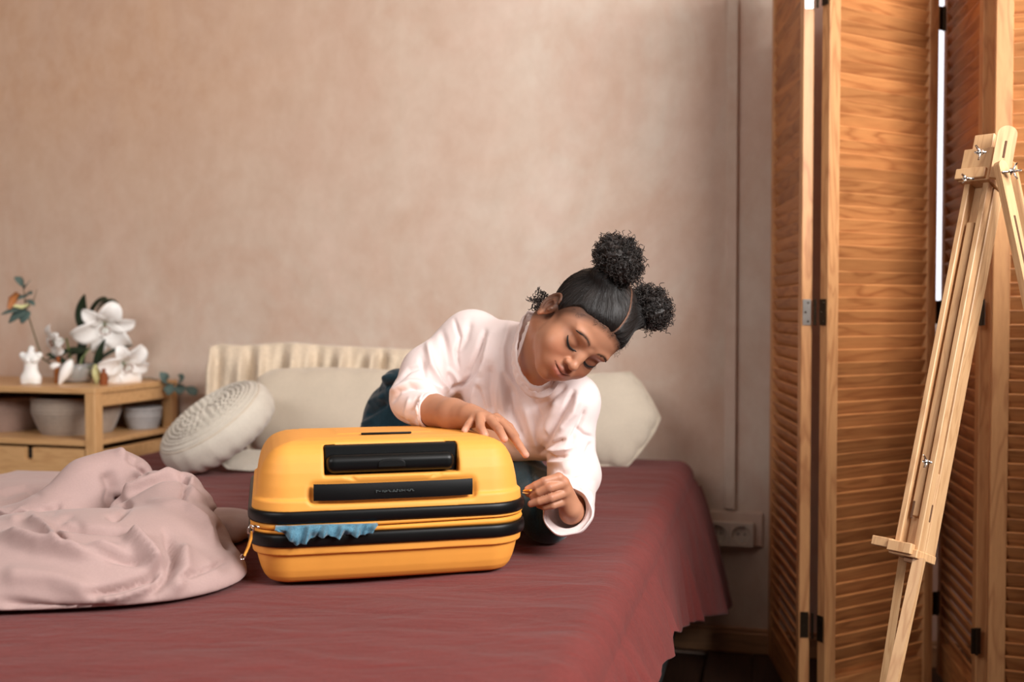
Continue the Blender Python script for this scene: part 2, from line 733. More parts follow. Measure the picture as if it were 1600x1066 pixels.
# window with frame and pane behind the folding screen
win = thing('window_1', None, None, RM((wx0 + wx1) / 2, WV + 0.1, 0), -TH); win['kind'] = 'structure'
ww = wx1 - wx0
fb = MB()
for sx in (-1, 1):
    fb.box((sx * (ww / 2 - 0.03), 0, (wz0 + wz1) / 2), (0.06, 0.07, wz1 - wz0), None, 0.005)
for z in (wz0 + 0.03, wz1 - 0.03):
    fb.box((0, 0, z), (ww - 0.12, 0.07, 0.06), None, 0.005)
fb.box((0, 0, (wz0 + wz1) / 2), (0.07, 0.07, wz1 - wz0 - 0.12), None, 0.005)
fb.build('window_frame', M_white, win)
MB().box((0, -0.06, wz0 - 0.015), (ww + 0.1, 0.17, 0.03), None, 0.004).build('window_sill', M_white, win)
g = NT('glass'); g.set(Base_Color=(1, 1, 1, 1), Roughness=0.0, Transmission_Weight=1.0, IOR=1.02)
for sx in (-1, 1):
    MB().box((sx * (ww / 4 - 0.01), 0.0, (wz0 + wz1) / 2), (ww / 2 - 0.1, 0.005, wz1 - wz0 - 0.12)).build('pane', g.m, win)

# wall socket
su = W(1140, 832, 3.0) @ ru
so = thing('wall_socket', 'white double wall socket low on the pink wall beside the bed', 'socket', RM(su, WV, 0.353), -TH)
MB().box((0.012, -0.008, 0.012), (0.165, 0.016, 0.10), None, 0.003).build('backing_board', M_wall, so)
M_sock = plain('socket_plastic', srgb(205, 192, 178), 0.4)
for sx in (-0.5, 0.5):
    pb = MB()
    w = 0.068
    n = 28
    # square face with a round well
    V, F = [], []
    for k in range(n):
        a = 2 * math.pi * (k + 0.5) / n
        c_, s_ = math.cos(a), math.sin(a)
        m_ = 0.5 * w / max(abs(c_), abs(s_))
        V += [(m_ * c_, 0, m_ * s_), (m_ * c_, -0.028, m_ * s_), (0.026 * c_, -0.028, 0.026 * s_), (0.022 * c_, -0.014, 0.022 * s_), (0, -0.014, 0)]
    for k in range(n):
        a, b2 = 5 * k, 5 * ((k + 1) % n)
        for j in range(4):
            F.append((a + j, b2 + j, b2 + j + 1, a + j + 1))
    pb.add(V, F)
    q = pb.build('socket_face', M_sock, so)
    q.location = (sx * 0.069, -0.014, 0)
    for dx in (-0.0095, 0.0095):
        hb = MB().lathe([(0.0028, 0), (0.0028, 0.002)], 10, (dx, -0.0145, 0), rotmat('X', math.pi / 2))
        hb.build('pin_hole', M_hole, q)
    for dz in (-1, 1):
        MB().box((0, -0.019, dz * 0.0205), (0.007, 0.012, 0.004)).build('earth_clip', M_steel, q)

# ------------------------------------------------------------------ bed
M_teal = plain('teal_ticking', srgb(46, 104, 118), 0.7, bump=0.2)
M_base = plain('bed_base_cloth', srgb(58, 62, 62), 0.8, bump=0.2)
BU0, BU1, BV0, BV1 = -1.85, -0.20, 0.92, 3.0
BZ = 0.574
bed = thing('bed', 'low double bed with teal mattress under the burgundy cover', 'bed', (0, 0, 0), -TH)
def inbed(name, u0, u1, v0, v1, z0, z1, m, bev):
    return rbox(name, u0, u1, v0, v1, z0, z1, m, bed, bev)
inbed('mattress', BU0 + 0.03, BU1 - 0.024, BV0 + 0.03, BV1 - 0.02, 0.36, BZ - 0.022, M_teal, 0.03)
inbed('base', BU0 + 0.04, BU1 - 0.035, BV0 + 0.04, BV1 - 0.02, 0.12, 0.357, M_base, 0.01)
for u in (BU0 + 0.12, BU1 - 0.12):
    for v in (BV0 + 0.12, BV1 - 0.12):
        inbed('leg', u - 0.025, u + 0.025, v - 0.025, v + 0.025, 0.0, 0.12, M_dsteel, 0.004)


def fabric(name, col, rough=0.85, weave=900, wstr=0.15, wr=18, wrs=0.25, wdist=0.004, stretch=(1, 1, 1), sheen=0.3, var=0.08, dark=None):
    t = NT(name)
    v = t.coord(stretch)
    raw = t.coord((1, 1, 1))
    n = t.noise(v, wr, 5, 0.6, 0.4)
    dk = dark or tuple(x * (1 - var * 2.2) for x in col[:3]) + (1,)
    lt = tuple(min(1, x * (1 + var)) for x in col[:3]) + (1,)
    t.l(t.mix(0.5, t.ramp(n, [(0.3, dk), (0.7, lt)]), t.ramp(t.noise(raw, weave * 0.4, 2), [(0.35, dk), (0.65, lt)])), t.b.inputs['Base Color'])
    t.set(Roughness=rough, Sheen_Weight=sheen, Specular_IOR_Level=0.25)
    nb = t.bump(n, wrs, wdist)
    t.bump(t.noise(raw, weave, 2), wstr, 0.0006, nb)
    return t.m


M_cover = fabric('burgundy_linen', srgb(113, 49, 46), 0.9, 500, 0.5, 9, 0.8, 0.010, (0.7, 2.2, 1.2), 0.08, 0.1)

nv_, ns_ = 480, 300
hem_v = [0.85, 1.45, 1.66, 1.76, 1.80, 2.05, 2.30, 2.60, 2.87, 3.05]
hem_z = [0.45, 0.445, 0.435, 0.412, 0.440, 0.36, 0.31, 0.24, 0.17, 0.16]
flv = [0.85, 1.70, 1.85, 2.35, 2.7, 2.95, 3.05]
flf = [0.030, 0.036, 0.040, 0.050, 0.085, 0.11, 0.11]
def cover_pt(s, v):
    vv = BV0 - 0.03 + v * (BV1 + 0.03 - BV0)
    # s 0..0.08 left drop, ..0.8 top, ..0.86 shoulder, ..1 right drop
    u = np.zeros_like(s); z = np.zeros_like(s)
    top = (s > 0.08) & (s <= 0.78)
    u[top] = BU0 + 0.05 + (s[top] - 0.08) / 0.70 * (BU1 - 0.05 - BU0 - 0.05); z[top] = BZ
    le = s <= 0.08
    q = (0.08 - s[le]) / 0.08
    u[le] = BU0 + 0.05 - 0.05 * np.sin(np.minimum(q * 4, 1) * math.pi / 2) - 0.01 * q
    z[le] = BZ - 0.05 * (1 - np.cos(np.minimum(q * 4, 1) * math.pi / 2)) - np.maximum(q - 0.25, 0) * 0.4
    hz = np.interp(vv, hem_v, hem_z); fl_ = np.interp(vv, flv, flf)
    ri = s > 0.78
    q = (s[ri] - 0.78) / 0.22
    a = np.minimum(q / 0.2, 1) * math.pi / 2
    t = np.maximum(q - 0.2, 0) / 0.8
    ph_ = 9 * vv[ri] + 1.6 * np.sin(vv[ri] * 5.1) + 0.8 * np.sin(vv[ri] * 13 + 1)
    pl = (0.014 * np.sin(ph_ * 1.3 + 0.4) + 0.006 * np.abs(np.sin(ph_ * 3.1 + t * 0.8)) + 0.004 * np.sin(ph_ * 5.7 + 2 * t)) * t * np.clip((3.0 - vv[ri]) * 4, 0.3, 1)
    u[ri] = BU1 - 0.05 + 0.05 * np.sin(a) + fl_[ri] * t ** 0.7 + pl
    z[ri] = BZ - 0.05 * (1 - np.cos(a)) - (BZ - 0.05 - hz[ri]) * t
    # soft hollow near the wall corner and general unevenness
    P = np.stack([u, vv, z], 1)
    big = wavenoise(P * [1, 1, 0], 5, 3) * 0.004
    Pf = P * [0.35, 1.5, 0.2]; Pf[:, 1] += 0.10 * np.sin(u * 4)
    fine = wavenoise(Pf, 60, 5, 18) * 0.0016 + wavenoise(Pf * [1.6, 1, 1], 130, 6, 18) * 0.0007
    fine *= 0.6 + 0.6 * wavenoise(P, 7, 9)
    sharp = -np.abs(wavenoise(P * [0.25, 1.2, 0.3], 28, 11, 10)) * 0.005
    zt = z + np.where(top | ri, big + fine + sharp + 0.001, 0) * np.where(ri, np.clip(1 - t_all(s) * 1.5, 0, 1), 1)
    uo = u + np.where(ri, (fine * 2 + sharp * 1.2) * t_all(s), 0)
    # cloth is tucked down against the wall and over the foot end
    e = np.clip((vv - (BV1 - 0.035)) / 0.035, 0, 1)
    zt = zt - 0.12 * e ** 2 * (z > 0.5)
    e2 = np.clip((BV0 + 0.04 - vv) / 0.07, 0, 1)
    zt = zt - 0.25 * e2 ** 2
    return np.outer(uo, ru) + np.outer(vv, rv) + np.outer(zt, [0, 0, 1])
def t_all(s):
    return np.clip((s - 0.78) / 0.22, 0, 1)
Vc, Fc = grid(cover_pt, ns_, nv_)
Vc = Vc[:, :]
Vc2, Fc2 = solidify(Vc, Fc, 0.0025)
cov = obj('bed_cover', npmesh('bed_cover', Vc2, Fc2), M_cover)
tag(cov, 'burgundy linen bed cover spread over the bed and hanging at its right side', 'bedspread')


# ------------------------------------------------------------------ louvred folding screen
scr = thing('folding_screen', 'pine louvred folding screen with four tall panels standing at the right wall corner', 'screen', (0.735, 2.45, 0))
base = np.array([0.735, 2.45, 0])
PH, PZ0 = 1.98, 0.03
PITCH = 0.0312
def panel(a, b, flip, th=0.026, stile=0.036, nside=1):
    a = np.array(a + (0,), float); b = np.array(b + (0,), float)
    d = b - a; L = np.linalg.norm(d); ang = math.atan2(d[1], d[0])
    fr = MB()
    for x in (stile / 2, L - stile / 2):
        fr.box((x, 0, PZ0 + PH / 2), (stile, th, PH), None, 0.002)
    f = smooth_sharp(fr.build('panel_frame', M_pine_post, scr), 30)
    f.location = a - base; f.rotation_euler = (0, 0, ang)
    iw = L - 2 * stile
    for z, h in ((PZ0 + 0.045, 0.09), (PZ0 + PH - 0.035, 0.07)):
        r = MB().box((0, 0, 0), (iw, th * 0.9, h), None, 0.002).build('rail', M_pine, f)
        r.location = (L / 2, 0, z)
    sm = MB().box((0, 0, 0), (iw + 0.004, 0.006, 0.0455), None, 0.0012).mesh('slat')
    sm.materials.append(M_pine)
    z = PZ0 + 0.10 + 0.012; k = 0
    rr = random.Random(int(a[0] * 1000))
    while z < PZ0 + PH - 0.09:
        s_ = obj('slat', sm, None, f)
        s_.location = (L / 2, 0, z)
        s_.rotation_euler = (flip * (math.radians(27) + rr.uniform(-0.03, 0.03)), rr.uniform(-0.0015, 0.0015), 0)
        z += PITCH; k += 1
    return f, L
A0, A1 = (0.738, 2.875), (0.706, 2.455)
B0, B1 = (0.738, 2.425), (1.072, 2.615)
C0, C1 = (1.158, 2.735), (1.087, 2.350)
D0, D1 = (1.083, 2.312), (1.470, 2.165)
fa, LA = panel(A0, A1, 1)
fb_, LB = panel(B0, B1, 1)
fc, LC = panel(C0, C1, 1)
fd, LD = panel(D0, D1, 1)

def hinge(f, pts, z, m1, m2):
    """two leaves and a knuckle joining two panels"""
    for (c, n, m, nm) in pts:
        c = np.array(c) - base; n = np.array(n) / np.linalg.norm(n)
        t = np.array([-n[1], n[0], 0])
        R = np.stack([t, n, [0, 0, 1]], 1)
        h = MB().box((0, 0, 0), (0.019, 0.002, 0.062), R).build('hinge_leaf', m, f)
        h.matrix_parent_inverse = f.matrix_basis.inverted()
        h.location = (c[0], c[1], z)
        sb = MB()
        for dz, dx in ((-0.022, 0.003), (0, -0.003), (0.022, 0.003)):
            sb.lathe([(0.0026, 0), (0.0022, 0.0008)], 10, np.array([0, 0, dz]) + t * dx + n * 0.0012, R @ rotmat('X', -math.pi / 2))
        s_ = sb.build('screw', M_dsteel, f)
        s_.matrix_parent_inverse = f.matrix_basis.inverted()
        s_.location = (c[0], c[1], z)
for z, m1 in ((1.752, M_steel), (1.0, M_steel), (0.245, M_dsteel)):
    ca = np.array([A1[0], A1[1], 0]) + [0, -0.0012, 0]
    hinge(fa, [(ca, (-0.08, -1, 0), m1, 'hinge')], z, m1, M_dsteel)
    cbh = np.array([B0[0] - 0.0035, B0[1] - 0.002, 0])
    hinge(fb_, [(cbh, (-1, -0.5, 0), M_dsteel, 'hinge')], z, m1, M_dsteel)
    kb = MB().tube([(0, 0, -0.031), (0, 0, 0.031)], 0.0035, 8).build('hinge_pin', M_dsteel, fa)
    kb.matrix_parent_inverse = fa.matrix_basis.inverted()
    kb.location = (A1[0] + 0.017 - base[0], A1[1] - 0.010 - base[1], z)
for z in (1.75, 1.0, 0.245):
    mid = (np.array(B1) + np.array(C0)) / 2 - base[:2]
    kb = MB().box((0, 0, 0), (0.030, 0.004, 0.06), None, 0.001).tube([(0, -0.004, -0.031), (0, -0.004, 0.031)], 0.004, 8).build('hinge', M_dsteel, fb_)
    kb.matrix_parent_inverse = fb_.matrix_basis.inverted()
    kb.location = (mid[0] - 0.014, mid[1] - 0.035, z); kb.rotation_euler = (0, 0, 0.6)
    mid = (np.array(C1) + np.array(D0)) / 2 - base[:2]
    kb = MB().box((0, 0, 0), (0.022, 0.004, 0.06), None, 0.001).tube([(0, -0.004, -0.031), (0, -0.004, 0.031)], 0.004, 8).build('hinge', M_dsteel, fc)
    kb.matrix_parent_inverse = fc.matrix_basis.inverted()
    kb.location = (mid[0] - 0.02, mid[1], z)

# ------------------------------------------------------------------ bedside cabinet
cb = thing('side_cabinet', 'bamboo side cabinet with open shelf and drawer beside the bed', 'cabinet', RM(-1.925, 2.63, 0), -math.radians(15.5))
CW, CD, CT = 1.0, 0.42, 0.775
def cpart(name, x0, x1, y0, y1, z0, z1, m=M_bamboo, bev=0.002):
    o = MB().box((0, 0, 0), (x1 - x0, y1 - y0, z1 - z0), None, bev).build(name, m, cb)
    o.location = ((x0 + x1) / 2, (y0 + y1) / 2, (z0 + z1) / 2)
    return o
cpart('top', -CW, 0, 0, CD, CT - 0.018, CT)
for x in (-CW, -0.036):
    cpart('upright', x, x + 0.036, 0, 0.036, 0, CT - 0.018, M_bamboo_v)
    cpart('upright', x, x + 0.036, CD - 0.036, CD, 0, CT - 0.018, M_bamboo_v)
for x in (-CW + 0.008, -0.028):
    cpart('side_rail', x, x + 0.02, 0.036, CD - 0.036, CT - 0.058, CT - 0.018)
    cpart('side_panel', x, x + 0.02, 0.036, CD - 0.036, 0.10, 0.585)
cpart('shelf', -CW + 0.036, -0.036, 0.004, CD, 0.600, 0.618)
cpart('shelf_edge', -0.034, -0.004, 0.036, CD - 0.036, 0.602, 0.618)
cpart('back_panel', -CW + 0.036, -0.036, CD - 0.012, CD - 0.004, 0.1, 0.60)
cpart('bottom', -CW + 0.036, -0.036, 0.01, CD - 0.012, 0.10, 0.118)
# drawer with a finger notch in its upper edge
nx = -0.24
db = MB()
dz0, dz1 = 0.40, 0.592
x0, x1 = -CW / 2 + 0.004, -0.040
for (a, b_, c_, d_) in ((x0, nx - 0.015, dz0, dz1), (nx + 0.015, x1, dz0, dz1), (nx - 0.015, nx + 0.015, dz0, dz1 - 0.036)):
    db.box(((a + b_) / 2, 0.012, (c_ + d_) / 2), (b_ - a, 0.018, d_ - c_))
dr = db.build('drawer', M_bamboo, cb)
MB().box((nx, 0.10, 0.56), (0.06, 0.15, 0.05)).build('drawer_notch_shade', M_hole, dr)  # solid dark block in place of the shade behind the notch
cpart('drawer', -CW + 0.040, -CW / 2 - 0.004, 0.003, 0.021, dz0, dz1)
cpart('door', -CW + 0.040, -0.040, 0.003, 0.021, 0.12, dz0 - 0.005)

def cab(x, y, z=CT):
    a = -math.radians(15.5)
    o = RM(-1.925, 2.63, 0)
    return np.array([o[0] + x * math.cos(a) - y * math.sin(a), o[1] + x * math.sin(a) + y * math.cos(a), z])

# baskets on the open shelf
M_basket = fabric('grey_rope', srgb(168, 150, 134), 0.9, 500, 0.3, 60, 0.3, 0.002)
M_basket2 = fabric('rose_rope', srgb(160, 132, 118), 0.9, 500, 0.3, 60, 0.3, 0.002)
M_basket3 = fabric('pale_rope', srgb(178, 174, 172), 0.9, 500, 0.3, 60, 0.3, 0.002)
def basket(loc, r0, r1, h, m, label):
    t = thing('basket', label, 'basket', loc, 0, None)
    prof = [(0.001, 0.0), (r0 * 0.5, 0.0)]
    n = max(6, int(h / 0.009))
    for i in range(n):
        f = i / (n - 1)
        r = r0 * 0.93 + (r1 - r0 * 0.93) * min(1, f * 1.6) ** 0.8
        z = f * h
        prof += [(r - 0.0028, z + 0.0003), (r, z + 0.0045 * h / (n * 0.009)), (r - 0.0028, z + 0.0087 * h / (n * 0.009))]
    for i in range(6):
        f = 1 - i / 5
        prof.append((r1 - 0.010 - (1 - f) * 0.02, 0.006 + f * (h - 0.002)))
    prof.append((0.001, 0.006))
    MB().lathe(prof, 40, capt=False).build('woven_wall', m, t, True)
    MB().lathe([(r1 - 0.009, h), (r1 + 0.001, h + 0.001), (r1 + 0.001, h + 0.008), (r1 - 0.004, h + 0.011), (r1 - 0.009, h + 0.008), (r1 - 0.009, h)], 40, capt=False).build('rim', m, t, True)
basket(cab(-0.210, 0.185, 0.6185), 0.115, 0.135, 0.105, M_basket, 'round grey rope basket in the middle of the cabinet shelf')
basket(cab(-0.49, 0.20, 0.6185), 0.11, 0.13, 0.100, M_basket2, 'brownish rope basket at the left end of the cabinet shelf')
basket(cab(-0.075, 0.335, 0.6185), 0.052, 0.060, 0.060, M_basket3, 'small pale bowl-shaped basket at the right rear of the cabinet shelf')


# unseen chest, added to keep the window's light off the lower right
ch = thing('added_shade_chest', 'added unseen dark wooden chest beyond the right edge, shading the folding screen', 'chest', RM(1.27, 1.60, 0), -TH)
M_walnut = wood('walnut', srgb(104, 70, 48), srgb(70, 44, 30), 'X', 1.0, 0.45, 0.1)
MB().box((0, 0.19, 0.72), (0.94, 0.38, 1.28), None, 0.004).build('body', M_walnut, ch)
MB().box((0, 0.19, 1.375), (0.98, 0.41, 0.03), None, 0.004).build('top', M_walnut, ch)
for sx in (-1, 1):
    for yy in (0.05, 0.33):
        MB().box((sx * 0.42, yy, 0.04), (0.05, 0.05, 0.08), None, 0.003).build('leg', M_walnut, ch)
for k in range(5):
    z_ = 0.215 + 0.25 * k
    dd_ = MB().box((0, -0.008, z_), (0.90, 0.018, 0.235), None, 0.003).build('drawer', M_walnut, ch)
    for sx in (-1, 1):
        MB().lathe([(0.006, 0), (0.006, 0.012), (0.015, 0.018), (0.014, 0.026), (0.004, 0.029)], 16, (sx * 0.25, -0.017, z_), rotmat('X', math.pi / 2)).build('knob', M_dsteel, dd_, True)

# ------------------------------------------------------------------ suitcase
SA = math.radians(13.5)
S_O = np.array([-0.1835, 1.590, BZ + 0.003])      # middle of the front edge on the bed
SX = np.array([math.cos(SA), math.sin(SA), 0]); SY = np.array([-math.sin(SA), math.cos(SA), 0])
SL, SWH, SRC = 0.42, 0.2185, 0.062
case = thing('suitcase', 'yellow hard-shell suitcase with black rims and handles lying on the bed', 'suitcase', S_O, SA)
M_yel = plain('yellow_shell', srgb(240, 164, 70), 0.58, var=0.015, bump=0.03, bscale=900, Coat_Weight=0.0)
M_yel2 = plain('yellow_tape', srgb(232, 156, 56), 0.6, var=0.03, bump=0.2, bscale=1500)
M_blk = plain('black_rubber', srgb(6, 8, 9), 0.40, var=0.1, Specular_IOR_Level=0.3)
M_blk2 = plain('black_matt', srgb(8, 10, 11), 0.55, var=0.1, bump=0.1, Specular_IOR_Level=0.25)
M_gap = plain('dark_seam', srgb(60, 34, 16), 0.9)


def rrect(x, y, a, y0, y1, rc):
    """signed distance to a rounded rectangle |x|<a, y0<y<y1"""
    cy, hy = (y0 + y1) / 2, (y1 - y0) / 2
    qx = np.abs(x) - a + rc; qy = np.abs(y - cy) - hy + rc
    return np.sqrt(np.maximum(qx, 0) ** 2 + np.maximum(qy, 0) ** 2) + np.minimum(np.maximum(qx, qy), 0) - rc


zl = [0.118, 0.134, 0.1365, 0.155, 0.175, 0.190, 0.202, 0.210, 0.2165, 0.2215, 0.2245, 0.2265]
il = [0.0015, 0.003, 0.008, 0.0105, 0.0145, 0.0200, 0.0270, 0.0345, 0.046, 0.062, 0.085, 0.140]
def slope(y):
    return 1 - 0.20 * np.clip(y - 0.02, 0, 1) / SL
lid = SDF()
def lidfn(P):
    x, y, z = P[:, 0], P[:, 1], P[:, 2]
    zz = 0.118 + (z - 0.118) / slope(y)
    ins = np.interp(zz, zl, il)
    bow = 0.006 * (1 - (x / SWH) ** 2)
    xi = np.where(zz > 0.136, 1.15, 1.0)
    d = rrect(x, y + bow, SWH, 0, SL, SRC)
    return np.maximum(np.maximum(d + ins, z - (0.118 + 0.109 * slope(y))), 0.117 - z)
lid.add(lidfn, 0.0001)
def rb(c, h, r):
    c = np.array(c); h = np.array(h)
    def f(P):
        q = np.abs(P - c) - h + r
        return np.sqrt((np.maximum(q, 0) ** 2).sum(1)) + np.minimum(q.max(1), 0) - r
    return f
# recess for the telescopic handle, its top edge arched
def recess(P):
    top = 0.2130 + 0.006 * (1 - (P[:, 0] / 0.106) ** 2)
    return np.maximum(np.maximum(np.abs(P[:, 0] + 0.001) - 0.106, P[:, 1] - 0.033 - (P[:, 2] - 0.17) * 0.3), np.maximum(P[:, 2] - top, 0.1695 - P[:, 2]))
lid.add(recess, 0.004, 's')
lid.add(rb((0, -0.004, 0.1455), (0.132, 0.0155, 0.0175), 0.01), 0.006, 's')      # shallow bed of the side handle
# pressed lines that frame the handle
for sx in (-1, 1):
    lid.chain([(sx * 0.074, 0.0085, 0.1685), (sx * 0.064, 0.0080, 0.1655), (sx * 0.055, 0.006, 0.160)], [0.0026, 0.0026, 0.0018], 0.002, 's')
lid.chain([(-0.06, 0.0065, 0.1635), (0.06, 0.0065, 0.1635)], [0.0008, 0.0008], 0.002, 's')
V, F = lid.mesh((-0.225, -0.02, 0.112), (0.225, 0.47, 0.235), 0.0021, dense=True)
V = relax(V, F, 1, 0.35)
lo_ = obj('lid_shell', npmesh('lid_shell', V, F), M_yel, case)

bot = SDF()
zb = [-0.001, 0.002, 0.006, 0.013, 0.024, 0.038, 0.0495, 0.0515, 0.064]
ib = [0.050, 0.034, 0.0265, 0.0205, 0.0155, 0.0115, 0.0090, 0.003, 0.0015]
def botfn(P):
    x, y, z = P[:, 0], P[:, 1], P[:, 2]
    bow = 0.004 * (1 - (x / SWH) ** 2)
    return np.maximum(np.maximum(rrect(x, y + bow, SWH, 0, SL, SRC) + np.interp(z, zb, ib), -z), z - 0.065)
bot.add(botfn, 0.0001)
V, F = bot.mesh((-0.225, -0.02, -0.006), (0.225, 0.47, 0.07), 0.0024, dense=True)
V = relax(V, F, 1, 0.35)
obj('base_shell', npmesh('base_shell', V, F), M_yel, case)


def sweep(prof, inset=0.0, n=160, bowa=0.004):
    """run a closed profile (outward, height) round the plan of the case"""
    a = SWH - inset; L = SL
    pts = []
    seg = []
    # walk the rounded rectangle
    per = []
    rc = SRC
    def arc(cx, cy, a0):
        for i in range(13):
            t = a0 + math.pi / 2 * i / 12
            per.append((cx + rc * math.cos(t), cy + rc * math.sin(t), math.cos(t), math.sin(t)))
    arc(a - rc, rc + inset, -math.pi / 2)
    for i in range(1, 12): per.append((a, rc + (L - 2 * rc) * i / 12, 1, 0))
    arc(a - rc, L - rc - inset, 0)
    for i in range(1, 12): per.append(((a - rc) - (2 * (a - rc)) * i / 12, L - inset, 0, 1))
    arc(-(a - rc), L - rc - inset, math.pi / 2)
    for i in range(1, 12): per.append((-a, L - rc - (L - 2 * rc) * i / 12, -1, 0))
    arc(-(a - rc), rc + inset, math.pi)
    for i in range(1, 24): per.append((-(a - rc) + 2 * (a - rc) * i / 24, inset, 0, -1))
    V = []
    for (x, y, nx, ny) in per:
        bow = bowa * (1 - (x / SWH) ** 2) if y < L / 2 else 0
        for (o_, z) in prof(x, y):
            V.append((x + nx * o_, y - bow + ny * o_, z))
    k = len(prof(0, 0)); n = len(per)
    F = [[i * k + j, ((i + 1) % n) * k + j, ((i + 1) % n) * k + (j + 1) % k, i * k + (j + 1) % k] for i in range(n) for j in range(k)]
    return V, F
def sweep_part(name, prof, m, inset=0.0, bowa=0.004):
    V, F = sweep(prof, inset, bowa=bowa)
    return obj(name, npmesh(name, V, F), m, case)
def round_prof(zc, hz, out, inn=-0.012):
    return lambda x, y: [(inn, zc - hz)] + [(out * math.sin(math.pi * i / 8) ** 0.6 if 0 < i < 8 else 0, zc - hz * math.cos(math.pi * i / 8)) for i in range(9)] + [(inn, zc + hz)]
sweep_part('rim_band', round_prof(0.0740, 0.0100, 0.0045), M_blk)
sweep_part('rim_band', round_prof(0.1095, 0.0093, 0.0045), M_blk)
def gapz(x, y):
    # the half-open zip gapes towards the right of the front
    s = max(0, min(1, (x + 0.19) / 0.34)) if y < 0.1 else 1
    return 0.0895 + 0.0045 * s
sweep_part('zip_tape', lambda x, y: [(-0.014, 0.084), (-0.0005, 0.084), (0.0018, (0.084 + gapz(x, y)) / 2), (0.0002, gapz(x, y) - 0.0008), (-0.006, gapz(x, y) - 0.0003), (-0.014, gapz(x, y) - 0.0003)], M_yel2, 0.001)
sweep_part('zip_tape', lambda x, y: [(-0.014, gapz(x, y) + 0.0008), (-0.006, gapz(x, y) + 0.0008), (0.0002, gapz(x, y) + 0.0013), (0.0018, (0.101 + gapz(x, y)) / 2), (-0.0005, 0.1008), (-0.014, 0.1008)], M_yel2, 0.001)
sweep_part('zip_teeth', lambda x, y: [(-0.016, gapz(x, y) - 0.002), (-0.0030, gapz(x, y) - 0.002), (-0.0030, gapz(x, y) + 0.0025), (-0.016, gapz(x, y) + 0.0025)], M_gap, 0.001)
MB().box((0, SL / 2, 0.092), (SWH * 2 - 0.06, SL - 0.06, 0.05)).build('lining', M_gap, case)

# telescopic handle in its recess: housing, grip and push button
hb = MB().box((-0.001, 0.040, 0.191), (0.209, 0.022, 0.045), None, 0.002)
hb.build('handle_housing', M_blk2, case)
grip = SDF()
grip.add(rb((0, 0, 0), (0.1005, 0.016, 0.0140), 0.0115), 0.001)
V, F = grip.mesh((-0.11, -0.02, -0.02), (0.11, 0.02, 0.02), 0.0015)
gr = obj('grip', npmesh('grip', V, F), M_blk, case)
gr.location = (-0.003, 0.0215, 0.1870)
bt = SDF()
def dsh(P):
    x, y, z = P[:, 0], P[:, 1], P[:, 2]
    e = (x / 0.0215) ** 4 + (np.maximum(z + 0.002, 0) / 0.0085) ** 2
    return np.maximum(np.maximum((np.sqrt(e) - 1) * 0.006, -z - 0.0065), np.abs(y) - 0.004)
bt.add(dsh, 0.001)
V, F = bt.mesh((-0.026, -0.008, -0.012), (0.026, 0.008, 0.012), 0.0009)
V = relax(V, F, 2)
b1 = obj('push_button', npmesh('push_button', V, F), M_blk2, gr); b1.location = (0.000, -0.0145, 0.0005)
# side handle, a slightly bowed strap
def strap(u, v):
    x = (u - 0.5) * 0.248
    z = 0.1468 + (v - 0.5) * 0.0258
    y = -0.0045 - 0.0065 * (1 - (2 * u - 1) ** 4) - 0.002 * (1 - (2 * v - 1) ** 2) + 0.0035
    return np.stack([x, y, z], 1)
V, F = grid(strap, 50, 10)
V, F = solidify(V, F[:, ::-1] if normals(V, F)[0][1] > 0 else F, 0.0065)
st = smooth_sharp(obj('side_handle', npmesh('side_handle', V, F), M_blk2, case), 50)
M_emb = plain('embossed_grey', srgb(84, 92, 92), 0.5)
eb = MB()
# worn raised lettering: only fragments of strokes remain readable
rr = random.Random(5)
xx = -0.029
k = 0
while xx < 0.028:
    w = rr.choice([0.0016, 0.0022, 0.003])
    y0 = -0.0118
    hgt = 0.0042 if 7 < k < 12 or k == 0 else 0.0030
    if rr.random() < 0.55:
        eb.box((xx, y0, 0.1468), (0.0007, 0.0006, hgt))
    if rr.random() < 0.7:
        eb.box((xx + w / 2, y0, 0.1468 + rr.choice([-1, 0, 1]) * 0.0012), (w, 0.0006, 0.0007))
    if 8 < k < 12:
        eb.box((xx, y0, 0.1468), (0.0007, 0.0006, 0.0045), rotmat('Y', 0.6 if k % 2 else -0.6))
    xx += w + 0.0006; k += 1
eb.build('embossed_lettering', M_emb, st)
# lid handle seen edge-on over the top edge
sl = MB().box((0, 0, 0), (0.082, 0.020, 0.0035), rotmat('X', -0.12), 0.001)
s1 = sl.build('top_handle', M_blk2, case, True); s1.location = (0.000, 0.110, 0.2220)

# left zip pull: ring, leather tab and end ring
def sloc(px, py, y):
    """pixel seen on the plane y = const of the suitcase, in its own coordinates"""
    d = W(px, py, 1.0) - CAM
    t = ((S_O - CAM) @ SY + y) / (d @ SY)
    p = CAM + d * t - S_O
    return np.array([p @ SX, p @ SY, p[2]])
zp = MB().tube([sloc(404, 824, -0.002), sloc(399, 822, -0.006), sloc(394, 824, -0.010)], 0.0019, 8).build('zip_slider', M_chrome, case, True)
MB().tube([sloc(*q, -0.010) for q in ((397, 823), (391, 821), (388, 827), (388, 833), (393, 836), (396, 830), (397, 824))], 0.0013, 8).build('zip_ring', M_chrome, zp, True)
MB().tube([sloc(*q, -0.011) for q in ((393, 831), (392, 842), (388, 855), (382, 868))], [0.0040, 0.0058, 0.0056, 0.0045], 8, flat=0.40).build('zip_tab', M_yel2, zp, True)
MB().tube([sloc(*q, -0.011) for q in ((383, 864), (384, 868), (381, 874), (377, 875), (376, 870), (379, 866))], 0.0011, 8).build('zip_ring', M_chrome, zp, True)
